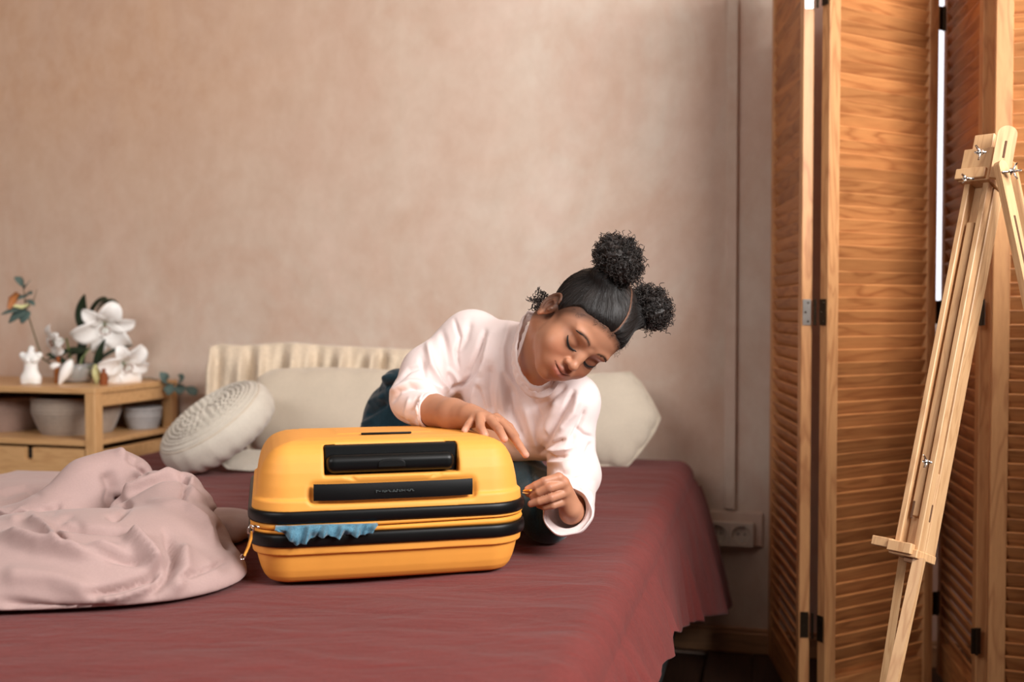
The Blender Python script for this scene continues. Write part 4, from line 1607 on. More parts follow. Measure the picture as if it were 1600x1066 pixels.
# right arm lying on the suitcase
ElR = W(645, 627, 1.935)
WrR = W(733, 650, 1.795)
body.con(ShR, ElR + [0.01, 0, 0.004], 0.034, 0.021, 0.01)
fo = W(676, 641, 1.885)
body.chain([ElR + [0.01, 0, 0.004], fo, W(708, 648, 1.835), WrR], [0.021, 0.0300, 0.0285, 0.0215], 0.008)
# left arm reaching for the zip
ElL = W(905, 742, 1.905); WrL = W(893, 800, 1.745)
body.con(ShL, ElL, 0.034, 0.028, 0.01)
body.chain([ElL, W(900, 778, 1.81), WrL], [0.030, 0.026, 0.0200], 0.008)


def FB(chains, k=0.0016):
    for pts, rs in chains:
        body.chain([W(*p) for p in pts], rs, k)
# right hand
KR = [W(739, 655, 1.765), W(750, 652, 1.757), W(766, 656, 1.752), W(783, 661, 1.757)]
for kp, r in zip(KR, (0.0085, 0.0095, 0.0100, 0.0100)):
    body.con(WrR, kp, 0.0165, r, 0.008)
body.con(W(745, 650, 1.785), W(785, 668, 1.775), 0.014, 0.0110, 0.008)
FB([
 ([(739, 655, 1.765), (731.5, 664, 1.750), (725.5, 673.5, 1.738)], [0.0078, 0.0066, 0.0058]),
 ([(750, 652, 1.757), (750.5, 667, 1.732), (757.5, 679.5, 1.719)], [0.0086, 0.0078, 0.0066]),
 ([(766, 656, 1.752), (779.5, 671, 1.724), (788.0, 686.0, 1.708)], [0.0088, 0.0078, 0.0066]),
 ([(783, 661, 1.757), (803, 683, 1.722), (812, 697, 1.706), (821.5, 711, 1.696)], [0.0088, 0.0076, 0.0068, 0.0060]),
 ([(775, 655, 1.80), (795, 668, 1.785), (806, 682, 1.772)], [0.0110, 0.0085, 0.0065]),
], 0.0014)
# left hand
KL = [W(873, 746.5, 1.700), W(881, 755, 1.704), W(884, 769, 1.708), W(883.5, 782.5, 1.714)]
for kp, r in zip(KL, (0.0090, 0.0098, 0.0098, 0.0088)):
    body.con(WrL, kp, 0.0170, r, 0.008)
body.con(W(893, 797, 1.725), W(872, 768, 1.722), 0.015, 0.013, 0.01)
FB([
 ([(873, 746.5, 1.700), (850, 752.5, 1.690), (837, 758.5, 1.694), (824.5, 764.5, 1.699)], [0.0085, 0.0072, 0.0066, 0.0058]),
 ([(881, 755, 1.704), (858, 762, 1.686), (842, 769.5, 1.692), (832, 776.0, 1.700)], [0.0092, 0.0080, 0.0070, 0.0058]),
 ([(884, 769, 1.708), (860.5, 778, 1.688), (843, 783.5, 1.692), (829.5, 787.5, 1.699)], [0.0090, 0.0076, 0.0068, 0.0060]),
 ([(883.5, 782.5, 1.714), (864, 789.5, 1.700), (851, 792.0, 1.704), (842, 790, 1.710)], [0.0084, 0.0066, 0.0060, 0.0052]),
], 0.0014)
FB([([(878, 785, 1.735), (856, 778, 1.728), (840, 775, 1.720), (825.5, 771.5, 1.712)], [0.0115, 0.0090, 0.0074, 0.0060])], 0.003)
body.add(casefn, 0.001, 's')
# legs: kneeling, one thigh forward beside the suitcase
KnL = np.array([0.068, 1.872, BZ + 0.058]); KnR = np.array([-0.035, 2.22, BZ + 0.058])
body.con(HIPC + [0.10, 0.0, -0.02], KnL, 0.066, 0.044, 0.02)
body.con(KnL, np.array([0.13, 2.20, BZ + 0.042]), 0.042, 0.032, 0.01)
body.chain([np.array([0.13, 2.20, BZ + 0.042]), np.array([0.145, 2.27, BZ + 0.030])], [0.030, 0.022], 0.01)
body.con(HIPC + [-0.06, 0.02, -0.03], HIPC + [-0.02, -0.02, -0.08], 0.070, 0.060, 0.02)
V, F = body.mesh((-0.32, 1.64, 0.58), (0.24, 2.40, 1.10), 0.0017)
V = relax(V, F, 1, 0.3)
# skin tones, with shade painted into the lip crease and ear hollows
q = W2H(V)
x, y, z = q[:, 0], q[:, 1], q[:, 2]
N = normals(V, F)
col = np.tile(np.array(srgb(184, 130, 101)[:3]), (len(V), 1))
def tint(w, c):
    global col
    w = np.clip(w, 0, 1)[:, None]
    col = col * (1 - w) + w * np.array(srgb(*c)[:3])
g2 = lambda *a: np.exp(-sum(((v - c) / s) ** 2 for v, c, s in a))
ishead = (np.abs(x) < 0.09) & (y > 0.02) & (z > -0.1) & (z < 0.09)
tint(0.5 * wavenoise(V, 30, 2) * 0.4, (172, 110, 80))
for s in (-1, 1):
    tint(ishead * 0.45 * g2((x, s * 0.036, 0.018), (y, 0.06, 0.03), (z, -0.035, 0.016)), (196, 118, 88))
    # eyebrow: an arc over the socket
    bz = 0.0155 + 0.0065 * (1 - ((np.abs(x) - 0.029) / 0.019) ** 2)
    bm_ = (x * s > 0.010) & (x * s < 0.048)
    tint(ishead * bm_ * 0.90 * np.exp(-((z - bz) / (0.0028 - 0.020 * np.clip(np.abs(x) - 0.032, 0, 1))) ** 2) * np.clip((0.0485 - x * s) * 200, 0, 1) * np.clip((x * s - 0.010) * 250, 0, 1), (44, 26, 20))
    tint(ishead * 0.55 * g2((x, s * 0.029, 0.016), (z, 0.002, 0.006)) * (y > 0.05), (142, 88, 64))
    tint(ishead * 0.35 * g2((x, s * 0.027, 0.013), (z, -0.022, 0.005)) * (y > 0.05), (150, 95, 70))
tint(ishead * 0.85 * np.clip(1.6 * g2((x, 0, 0.0185), (z, -0.0520 - 0 * x, 0.0048)), 0, 1) * (y > 0.069) * (z > -0.0570), (174, 108, 92))
tint(ishead * 0.85 * np.clip(1.8 * g2((x, 0, 0.0165), (z, -0.0613, 0.0058)), 0, 1) * (y > 0.070) * (z <= -0.0560), (194, 122, 108))
lz = np.interp(np.abs(x), [0, 0.012, 0.0225], [-0.0567, -0.0555, -0.0515])
tint(ishead * 0.85 * np.exp(-((z - lz) / 0.0014) ** 2) * (np.abs(x) < 0.024) * (y > 0.068), (84, 42, 34))  # shade of the closed lip crease, painted as a dark line
# soft dark down at the temples and hair roots
hl = z - 0.98 * y + 0.0124
tint(((np.abs(x) < 0.09) & (z > -0.09) & (z < 0.12) & (y > -0.12)) * np.clip(1 + hl / 0.016, 0, 1) * 0.8 * (y < 0.085), (58, 36, 27))
for s in (-1, 1):
    tint(0.7 * g2((x, s * 0.064, 0.01), (y, 0.018, 0.012), (z, -0.004, 0.016)), (84, 54, 40))
    tint(0.25 * g2((x, s * 0.073, 0.006), (y, -0.012, 0.008), (z, -0.012, 0.013)), (140, 82, 62))  # shade of the ear hollow put into the colour
# finger tips and knuckles
for p in [(725.5, 675, 1.738), (758, 681, 1.719), (788.5, 688, 1.708), (822, 713, 1.696), (823.5, 765, 1.699), (830.5, 777.5, 1.700), (827, 788, 1.699)]:
    d = np.linalg.norm(V - W(*p), axis=1)
    tint(0.75 * np.exp(-(d / 0.0075) ** 2), (232, 176, 158))
for p in [(731.5, 664, 1.745), (750.5, 666, 1.725), (779.5, 670, 1.717), (803, 682, 1.715), (850, 751, 1.683), (858, 761, 1.678), (860.5, 777, 1.680)]:
    d = np.linalg.norm(V - W(*p), axis=1)
    tint(0.40 * np.exp(-(d / 0.0055) ** 2), (128, 78, 60))
me = npmesh('body', V - GO, F)
ca = me.color_attributes.new('tone', 'FLOAT_COLOR', 'POINT')
ca.data.foreach_set('color', np.hstack([col, np.ones((len(V), 1))]).astype(np.float32).ravel())
sk = NT('skin')
at = sk.n('ShaderNodeVertexColor', layer_name='tone')
sk.l(at.outputs[0], sk.b.inputs['Base Color'])
sk.set(Roughness=0.46, Subsurface_Weight=0.12, Subsurface_Scale=0.01, Specular_IOR_Level=0.35)
sk.b.inputs['Subsurface Radius'].default_value = (1.0, 0.35, 0.2)
sk.bump(sk.noise(sk.coord(), 1100, 2), 0.06, 0.0005)
bodyo = obj('body', me, sk.m, girl)

# lashes and brow hairs
M_hair = plain('dark_hair', srgb(32, 23, 19), 0.55, var=0.2)
def surf(x_, z_, extra=0.0):
    """a point just off the face in front of head coordinates x, z"""
    lo_, hi_ = 0.03, 0.12
    ys = np.linspace(hi_, lo_, 90)
    P = np.array([H2W((x_, yy, z_)) for yy in ys])
    d = body.ev(P)
    i = int(np.argmax(d < 0)) if (d < 0).any() else 60
    return np.array([x_, ys[i] + extra, z_])
for s in (-1, 1):
    lash = MB()
    pts = []
    for i in range(13):
        t = i / 12
        xx_ = s * (0.0125 + 0.0330 * t)
        zz_ = -0.0085 - 0.0090 * math.sin(math.pi * min(1, t * 0.95 + 0.05)) ** 0.8 + 0.0045 * t
        pts.append(surf(xx_, zz_, 0.0002))
    w_ = [0.0005] + [0.0013 + 0.0010 * math.sin(math.pi * i / 12) for i in range(1, 12)] + [0.0006]
    lash.tube([H2W(p) - GO for p in pts], w_, 6)
    for i in range(26):
        t = 0.12 + 0.88 * i / 25
        j = t * 12; a_ = int(min(11, j)); f_ = j - a_
        p = pts[a_] * (1 - f_) + pts[a_ + 1] * f_
        ln = 0.0055 + 0.0025 * t
        d1 = np.array([s * 0.35 * (t - 0.2), 0.75, -0.65])
        d2 = np.array([s * 0.55 * (t - 0.1), 0.85, -0.25])
        lash.tube([H2W(p) - GO, H2W(p + d1 * ln * 0.5) - GO, H2W(p + d1 * ln * 0.5 + d2 * ln * 0.5) - GO], [0.00032, 0.00026, 0.00008], 4)
    lash.build('eyelashes', M_hair, girl, True)
rr = random.Random(3)
for s in (-1, 1):
    brow = MB()
    for i in range(120):
        t = rr.random()
        xx_ = 0.0115 + 0.035 * t
        zz_ = 0.0155 + 0.0065 * (1 - ((xx_ - 0.029) / 0.019) ** 2) + rr.uniform(-1, 1) * 0.0022 * (1 - 0.6 * t) - 0.0012
        p = surf(s * xx_, zz_, 0.0002)
        d = np.array([s * (0.6 + 0.5 * t), -0.25 - 0.5 * t, 0.55 - 1.1 * t]) ; d /= np.linalg.norm(d)
        brow.tube([H2W(p) - GO, H2W(p + d * 0.0026 + [0, 0.0003, 0]) - GO, H2W(p + d * 0.0050) - GO], [0.0003, 0.00028, 0.0001], 3)
    eb_ = brow.build('eyebrow', M_hair, girl, True); eb_['kind'] = 'stuff'

# hair drawn tightly to two puffs
hs = SDF()
hs.ell((0, -0.016, 0.040), (0.0765, 0.0970, 0.0840), None, 0.01)
hs.ell((0, 0.026, 0.014), (0.0625, 0.0572, 0.0735), None, 0.02)
hs.add(lambda P: -(P[:, 2] - 0.98 * P[:, 1] + 0.0124 - 0.020 * np.clip((np.abs(P[:, 0]) - 0.045) / 0.02, 0, 1) * np.clip((P[:, 1] - 0.01) / 0.03, 0, 1) + 0.0022 * np.sin(P[:, 0] * 260) * 1.0) * 0.72, 0.003, 'i')
for s in (-1, 1):
    hs.ell((s * 0.048, -0.012, 0.100), (0.034, 0.034, 0.022), None, 0.018)
V, F = hs.mesh((-0.095, -0.115, -0.09), (0.095, 0.095, 0.13), 0.0017)
V = relax(V, F, 1, 0.4)
# parting and combed strands
part_ = np.exp(-((V[:, 0] - 0.0015 * np.sin(V[:, 1] * 90)) / 0.0013) ** 2) * (V[:, 1] > -0.06)
N = normals(V, F)
PC = np.array([[0.062, -0.014, 0.118], [-0.062, -0.014, 0.118]])
side_ = (V[:, 0] < 0).astype(int)
pc = PC[side_]
rel = V - pc
axs = pc / np.linalg.norm(pc, axis=1)[:, None]
u1 = np.cross(axs, [0, 1, 0]); u1 /= np.linalg.norm(u1, axis=1)[:, None]
u2 = np.cross(axs, u1)
ang_ = np.arctan2((rel * u1).sum(1), (rel * u2).sum(1))
rad_ = np.linalg.norm(rel, axis=1)
rn = np.random.RandomState(4)
disp = np.zeros(len(V))
for f_, a_ in ((40, .35), (67, .3), (95, .25), (131, .2)):
    disp += a_ * np.sin(ang_ * f_ + rn.uniform(0, 6) + 1.2 * np.sin(rad_ * 60 + f_))
e_ = np.clip((V[:, 2] - 0.98 * V[:, 1] + 0.0124) / 0.020, 0, 1)
ro_ = V - np.array([0, -0.010, 0.035]); ro_ /= np.linalg.norm(ro_, axis=1)[:, None]
V = V - ro_ * (0.0042 * (1 - e_) ** 1.5)[:, None]
V2 = V + N * (disp * 0.00045 - part_ * 0.0030)[:, None]
me = npmesh('hair', np.array([H2W(p) for p in V2]) - GO, F)
sa = me.attributes.new('strand', 'FLOAT_VECTOR', 'POINT')
sa.data.foreach_set('vector', np.stack([ang_ * 8, rad_ * 9, side_ * 5.0], 1).astype(np.float32).ravel())
ca = me.color_attributes.new('tone', 'FLOAT_COLOR', 'POINT')
edge = np.clip((V[:, 2] - 0.98 * V[:, 1] + 0.0124) / 0.012, 0, 1)
hcx = np.array(srgb(24, 20, 19)[:3]); scalp = np.array(srgb(150, 104, 80)[:3])
w_ = np.clip(part_ * 1.1, 0, 0.85)[:, None]
cc_ = hcx * (1 - w_) + scalp * w_
ca.data.foreach_set('color', np.hstack([cc_, np.ones((len(V), 1))]).astype(np.float32).ravel())
hm = NT('combed_hair')
va = hm.n('ShaderNodeAttribute', attribute_name='strand')
mp = hm.n('ShaderNodeMapping'); mp.inputs['Scale'].default_value = (3.2, 0.7, 1)
hm.l(va.outputs['Vector'], mp.inputs[0])
sn = hm.noise(mp.outputs[0], 6, 4, 0.7)
vc = hm.n('ShaderNodeVertexColor', layer_name='tone')
hm.l(hm.mix(1.0, vc.outputs[0], hm.ramp(sn, [(0.3, (0.45, 0.45, 0.45, 1)), (0.7, (1.3, 1.25, 1.2, 1))]), 'MULTIPLY'), hm.b.inputs['Base Color'])
hm.set(Roughness=0.40, Specular_IOR_Level=0.4)
hm.bump(sn, 0.6, 0.0012)
hairo = obj('hair', me, hm.m, girl)


from mathutils.kdtree import KDTree
kd = KDTree(len(V))
for i_, v_ in enumerate(V): kd.insert(v_, i_)
kd.balance()
N_ = normals(V, F)
rr = random.Random(8)
mb = MB()
cand = [i_ for i_ in range(len(V)) if V[i_][2] - 0.98 * V[i_][1] + 0.0124 > 0.0005 and V[i_][2] > -0.07]
for k_ in range(1700):
    i_ = rr.choice(cand)
    if k_ < 700:       # roots at the hairline
        for _ in range(30):
            if V[i_][2] - 0.98 * V[i_][1] + 0.0124 < 0.008: break
            i_ = rr.choice(cand)
    p = V[i_].copy(); sd = 0 if p[0] > 0 else 1
    if abs(p[0]) < 0.003: continue
    tgt = PC[sd] * [0.85, 1, 0.92]
    pts = []
    off = rr.uniform(0.0002, 0.0009)
    swy = rr.uniform(-0.25, 0.25)
    for st in range(14):
        co, j_, _ = kd.find(p)
        nn = N_[j_]
        p = p - nn * ((p - V[j_]) @ nn)
        pts.append(p + nn * off * math.sin(math.pi * min(1, (st + 0.6) / 5)) )
        dr = tgt - p
        L_ = np.linalg.norm(dr)
        if L_ < 0.02: break
        dr = dr / L_ + np.cross(nn, dr / L_) * swy * (1 - st / 14)
        dr -= nn * (dr @ nn); dr /= np.linalg.norm(dr) + 1e-9
        p = p + dr * 0.0062
    if len(pts) < 3: continue
    n_ = len(pts)
    mb.tube([H2W(q_) - GO for q_ in pts], [0.00012] + [0.00030] * (n_ - 2) + [0.00012], 3, cap=False)
hsx = mb.build('combed_strands', M_hair, hairo, True); hsx['kind'] = 'stuff'


def curl(mb, p0, d, r, turns, ln, th, rr, droop=0.0):
    """a small corkscrew curl in head coordinates"""
    d = np.asarray(d, float) / np.linalg.norm(d)
    a = np.cross(d, [rr.uniform(-1, 1), rr.uniform(-1, 1), rr.uniform(-1, 1)]); a /= np.linalg.norm(a) + 1e-9
    b = np.cross(d, a)
    n = max(5, int(turns * 7))
    pts = []
    ph = rr.uniform(0, 6.28)
    for i in range(n + 1):
        t = i / n
        an = ph + turns * 2 * math.pi * t
        pts.append(p0 + d * ln * t + (a * math.cos(an) + b * math.sin(an)) * r * (0.5 + 0.5 * t) + np.array([0, 0, 0]))
    V = [H2W(p) - GO for p in pts]
    mb.tube(V, [th * HS] * n + [th * 0.4], 4, cap=False)
rr = random.Random(11)
for s, cx, nm in ((1, (0.062, -0.022, 0.1375), 'hair_puff'), (-1, (-0.067, -0.022, 0.128), 'hair_puff')):
    pf = SDF()
    R0 = 0.050 if s > 0 else 0.043
    cx = np.array(cx)
    for i in range(26):
        dd = np.array([rr.gauss(0, 1), rr.gauss(0, 1), rr.gauss(0, 1)]); dd /= np.linalg.norm(dd)
        pf.ell(cx + dd * R0 * np.array([0.64, 0.60, 0.36]), (R0 * rr.uniform(0.26, 0.38),) * 3, None, 0.005)
    pf.ell(cx, (R0 * 0.74, R0 * 0.74, R0 * 0.60), None, 0.01)
    V, F = pf.mesh(cx - 0.06, cx + 0.06, 0.0024)
    N = normals(V, F)
    V = V + N * (0.0028 * np.sign(wavenoise(V, 420, 5 + s)) * np.abs(wavenoise(V, 420, 5 + s)) ** 0.7)[:, None]
    core = obj(nm, npmesh(nm, np.array([H2W(p) for p in V]) - GO, F), M_hair, girl)
    mb = MB()
    for i in range(1250):
        dd = np.array([rr.gauss(0, 1), rr.gauss(0, 1), rr.gauss(0, 1)]); dd /= np.linalg.norm(dd)
        big_ = rr.random() < 0.14
        p0 = cx + dd * R0 * rr.uniform(0.66, 0.98) * np.array([1, 1, 0.80])
        curl(mb, p0, dd + np.array([rr.gauss(0, .5), rr.gauss(0, .5), rr.gauss(0, .5)]), rr.uniform(0.0022, 0.0046), rr.uniform(1.2, 2.6), rr.uniform(0.006, 0.014) * (1.8 if big_ else 1), 0.00068, rr)
    cs = mb.build('curls', M_hair, core, True); cs['kind'] = 'stuff'
    tb = MB().tube([H2W(np.array([s * 0.052, -0.012, 0.094]) + rotmat('Y', s * 0.5) @ np.array([0.021 * math.cos(a), 0.021 * math.sin(a), 0.010])) - GO for a in np.linspace(0, 2 * math.pi, 25)], 0.0030, 8, cap=False)
    tb.build('hair_tie', M_blk2, girl, True)
# loose frizz round the head and ringlets at the nape
mb = MB()
for i in range(420):
    a = rr.uniform(0, 2 * math.pi); b = rr.uniform(-0.2, 1.2)
    dd = np.array([math.cos(b) * math.cos(a), math.cos(b) * math.sin(a), math.sin(b)])
    p0 = np.array([0, -0.012, 0.035]) + dd * [0.0735, 0.0915, 0.076]
    if p0[2] - 0.98 * p0[1] + 0.0124 < 0.002: continue
    curl(mb, p0, dd + [rr.gauss(0, .5), rr.gauss(0, .5), rr.gauss(0, .5)], rr.uniform(0.0012, 0.0035), rr.uniform(0.6, 2.0), rr.uniform(0.004, 0.014), 0.00020, rr)
for i in range(50):      # hairline wisps
    xx_ = rr.uniform(-0.062, 0.062)
    yy_ = math.sqrt(max(0, 1 - (xx_ / 0.066) ** 2)) * 0.052 + 0.026
    zz_ = 0.98 * yy_ - 0.0124
    p = np.array([xx_, yy_, zz_])
    curl(mb, p, np.array([rr.gauss(0, .6), 0.6, -0.2 + rr.gauss(0, .4)]), rr.uniform(0.001, 0.003), rr.uniform(0.5, 1.4), rr.uniform(0.004, 0.012), 0.00022, rr)
fz = mb.build('frizz', M_hair, hairo, True); fz['kind'] = 'stuff'
mb = MB()
for i in range(34):
    p0 = np.array([rr.uniform(0.030, 0.062), rr.uniform(-0.078, -0.045), rr.uniform(-0.050, -0.020)])
    curl(mb, p0, np.array([0.25 + rr.gauss(0, .2), -0.75 + rr.gauss(0, .2), -0.35 + rr.gauss(0, .25)]), rr.uniform(0.0030, 0.0050), rr.uniform(1.8, 3.4), rr.uniform(0.016, 0.034), 0.00085, rr)
rg = mb.build('nape_ringlets', M_hair, hairo, True); rg['kind'] = 'stuff'

# ------------------------------------------------------------------ shirt
M_shirt = fabric('pale_pink_satin_jersey', srgb(236, 219, 216), 0.52, 1500, 0.06, 14, 0.12, 0.003, sheen=0.25, var=0.012)
sh = SDF()
sh.con(ShR + [0.004, 0, -0.004], ShL, 0.050, 0.050, 0.03)
sh.ell(W(792, 575, 1.985), (0.098, 0.075, 0.092), None, 0.04)
sh.ell(W(812, 650, 1.975), (0.098, 0.066, 0.088), None, 0.05)
sh.con(W(735, 560, 2.07), W(705, 610, 2.16), 0.078, 0.085, 0.04)
sh.con(W(750, 640, 2.08), HIPC + [0.03, -0.03, 0.03], 0.075, 0.083, 0.04)
sh.con(W(850, 650, 1.955), W(852, 700, 1.945), 0.050, 0.022, 0.03)
# right sleeve
sh.con(ShR, W(672, 585, 1.99), 0.056, 0.054, 0.03)
sh.con(W(672, 585, 1.99), W(650, 622, 1.945), 0.054, 0.047, 0.02)
sh.con(W(650, 622, 1.945), W(674, 643, 1.885), 0.047, 0.0335, 0.015)
# left sleeve
sh.con(ShL, W(888, 680, 1.90), 0.046, 0.044, 0.025)
sh.con(W(888, 680, 1.90), W(897, 742, 1.895), 0.044, 0.046, 0.02)
sh.con(W(897, 742, 1.895), W(890, 793, 1.765), 0.046, 0.043, 0.018)
sh.con(W(890, 793, 1.765), W(886, 798, 1.742), 0.041, 0.043, 0.006)
# openings: neck, cuffs
colr = [(820, 493, 1.895), (810, 519, 1.868), (805, 545, 1.846), (808, 572, 1.829), (819, 594, 1.817), (836, 608, 1.810), (856, 603, 1.811), (868, 588, 1.820), (888, 572, 1.862), (886, 535, 1.915), (862, 505, 1.945), (832, 488, 1.935)]
CR = np.array([W(*c) for c in colr]); cc0 = CR.mean(0)
cdn = nk1 - cc0; cdn /= np.linalg.norm(cdn)
cl_ = None
def loopspline(P, n):
    P = np.array(P); k = len(P); out = []
    for i in range(n):
        t = i / n * k; a = int(t); f = t - a
        p0, p1, p2, p3 = P[(a - 1) % k], P[a % k], P[(a + 1) % k], P[(a + 2) % k]
        out.append(0.5 * (2 * p1 + (p2 - p0) * f + (2 * p0 - 5 * p1 + 4 * p2 - p3) * f * f + (3 * p1 - p0 - 3 * p2 + p3) * f ** 3))
    return np.array(out)
cl_ = loopspline(CR, 96)
RN = frame_from(-cdn, (0, 0, 1))
lq = (cl_ - cc0) @ RN
la = np.arctan2(lq[:, 1], lq[:, 0]); lo_i = np.argsort(la); la = la[lo_i]; lr = np.hypot(lq[:, 0], lq[:, 1])[lo_i]; lh = lq[lo_i, 2]
for i in range(0, 96, 4):
    j = (i + 4) % 96
    sh.con(cl_[i] + cdn * 0.018, cl_[j] + cdn * 0.018, 0.0035, 0.0035, 0.014)
    sh.con(cl_[i] + cdn * 0.007, cl_[j] + cdn * 0.007, 0.0022, 0.0022, 0.006)
def neckhole(P):
    q = (P - cc0) @ RN
    an = np.arctan2(q[:, 1], q[:, 0]); rh = np.hypot(q[:, 0], q[:, 1])
    r_ = np.interp(an, la, lr, period=2 * math.pi); h_ = np.interp(an, la, lh, period=2 * math.pi)
    return np.maximum(rh - (r_ - 0.0050), (h_ - 0.013) - q[:, 2])
sh.add(neckhole, 0.003, 's')
def slab(c, dr, R_, L_):
    dr = dr / np.linalg.norm(dr)
    def f(P):
        q = P - c; h = q @ dr
        return np.maximum(np.maximum(-h, h - L_), np.sqrt(np.maximum((q * q).sum(1) - h * h, 0)) - R_)
    return f
CU1, CD1 = W(676, 642, 1.884), W(712, 652, 1.82) - W(665, 640, 1.90)
CU2, CD2 = W(887, 799, 1.740), W(875, 786, 1.69) - W(892, 800, 1.80)
sh.add(slab(CU1, CD1, 0.041, 0.032), 0.0005, 's')
sh.add(slab(CU2, CD2, 0.055, 0.05), 0.0005, 's')
sh.con(W(673, 641, 1.888), W(688, 645, 1.862), 0.0295, 0.0310, 0.003, 's')
sh.con(W(890, 799, 1.768), W(875, 786, 1.690), 0.0300, 0.0400, 0.003, 's')
sh.add(casefn, 0.004, 's')
V, F = sh.mesh((-0.32, 1.66, 0.60), (0.26, 2.42, 1.04), 0.0022)
V = relax(V, F, 1, 0.4)
V = V + normals(V, F) * (0.0022 * wavenoise(V, 35, 31))[:, None]
SL_ = [
 ([(757, 517), (750, 545), (738, 570), (728, 590)], 4.5, -0.0080),
 ([(766, 522), (758, 560), (748, 590)], 6, 0.0035),
 ([(704, 612), (722, 600), (740, 582), (752, 560)], 3.5, -0.0090),
 ([(710, 500), (718, 525), (712, 548), (716, 575)], 3, -0.0035),
 ([(690, 518), (700, 560), (706, 600)], 6, -0.0045),
 ([(668, 535), (674, 570), (688, 598), (704, 612)], 5, 0.0050),
 ([(658, 560), (664, 590), (690, 608)], 5, -0.0040),
 ([(615, 600), (640, 578), (660, 572)], 4, -0.0035),
 ([(604, 615), (640, 598), (670, 600), (694, 612)], 5, 0.0040),
 ([(640, 605), (670, 610), (692, 618)], 3, -0.0028),
 ([(652, 622), (644, 642), (650, 662)], 3, -0.0038),
 ([(640, 622), (634, 645), (640, 660)], 3.5, 0.0022),
 ([(660, 618), (652, 640), (656, 662)], 3, 0.0030),
 ([(766, 570), (762, 610), (768, 650)], 7, -0.0050),
 ([(748, 590), (740, 620), (742, 650)], 6, 0.0040),
 ([(781, 560), (782, 600), (790, 660), (812, 700)], 8, 0.0045),
 ([(797, 600), (802, 640), (820, 690)], 6, -0.0045),
 ([(818, 630), (830, 670), (842, 705)], 8, 0.0035),
 ([(896, 612), (884, 640), (862, 675), (846, 706)], 4, -0.0090),
 ([(905, 618), (895, 645), (872, 676)], 6, 0.0045),
 ([(870, 622), (862, 645), (848, 680)], 7, 0.0035),
 ([(846, 706), (862, 694), (882, 687)], 3, -0.0075),
 ([(848, 706), (862, 714), (884, 712)], 3, -0.0055),
 ([(850, 700), (868, 703), (892, 699)], 3.2, 0.0055),
 ([(840, 722), (841, 738), (848, 752)], 3, -0.0045),
 ([(852, 722), (880, 726), (905, 722)], 4, 0.0035),
 ([(870, 735), (895, 740), (918, 735)], 4, -0.0035),
 ([(895, 745), (910, 755), (928, 752)], 3, -0.0030),
 ([(915, 640), (905, 665), (890, 690)], 4, -0.0035),
 ([(925, 690), (915, 715), (900, 730)], 4, -0.0030),
 ([(905, 760), (922, 770), (930, 785)], 3, 0.0030),
 ([(797, 500), (786, 545), (790, 580), (806, 610)], 5, 0.0025),
 ([(835, 635), (860, 625), (885, 600)], 5, -0.0025),
 ([(735, 500), (728, 530), (712, 560)], 6, -0.0025),
 ([(745, 600), (755, 640), (752, 655)], 4, -0.0030),
 ([(776, 600), (778, 640), (800, 680)], 3.5, 0.0025),
 ([(832, 620), (846, 655), (852, 690)], 4, -0.0028),
 ([(700, 575), (712, 590), (720, 600)], 4, 0.0035),
 ([(612, 630), (625, 612), (650, 605)], 3, -0.0025),
 ([(608, 645), (622, 655), (640, 662)], 4, -0.0030),
 ([(900, 668), (912, 680), (926, 684)], 3.5, -0.0030),
 ([(860, 745), (880, 752), (900, 762)], 4, 0.0030),
 ([(908, 775), (915, 795), (905, 815)], 4, -0.0030),
]
V = folds(V, F, [(p, w * 0.95, a_ * 1.9) for p, w, a_ in SL_], 1.6, 2.12, 0.0105)
V = relax(V, F, 1, 0.25)
sho = obj('shirt', npmesh('shirt', V - GO, F), M_shirt, girl)
# collar band
V = []; n = len(cl_); prof = 10
for i, p in enumerate(cl_):
    o_ = p - cc0; o_ -= cdn * (o_ @ cdn); o_ /= np.linalg.norm(o_)
    wv = 0.0012 * math.sin(i * 0.9) + 0.0008 * math.sin(i * 2.3)
    for j in range(prof):
        a = 2 * math.pi * j / prof
        V.append(p + o_ * (0.0030 * math.cos(a) + wv * 0.5 - 0.0008 - 0.0020 * math.sin(a)) + -cdn * (0.0075 * math.sin(a) - 0.002))
F = np.array([[i * prof + j, ((i + 1) % n) * prof + j, ((i + 1) % n) * prof + (j + 1) % prof, i * prof + (j + 1) % prof] for i in range(n) for j in range(prof)])
obj('collar', npmesh('collar', np.array(V) - GO, F), M_shirt, sho)
def cuff(c, d, r, n, w, t, name='cuff', squash=1.0, seed=0):
    d = np.array(d, float); d /= np.linalg.norm(d)
    R_ = frame_from(d, (0, 0, 1))
    V = []; pr = 10
    for i in range(n):
        a = 2 * math.pi * i / n
        q_ = r * (1 + 0.035 * math.sin(3 * a + seed) + 0.02 * math.sin(7 * a + seed))
        for j in range(pr):
            b = 2 * math.pi * j / pr
            rr_ = q_ + t * math.cos(b)
            V.append(c + R_[:, 0] * rr_ * math.cos(a) + R_[:, 1] * rr_ * squash * math.sin(a) + d * w * math.sin(b))
    F = np.array([[i * pr + j, ((i + 1) % n) * pr + j, ((i + 1) % n) * pr + (j + 1) % pr, i * pr + (j + 1) % pr] for i in range(n) for j in range(pr)])
    return obj(name, npmesh(name, np.array(V) - GO, F), M_shirt, sho)
cuff(CU1, CD1, 0.0328, 60, 0.0065, 0.0024, seed=1)
cuff(CU2, CD2, 0.0412, 60, 0.0070, 0.0024, seed=2)

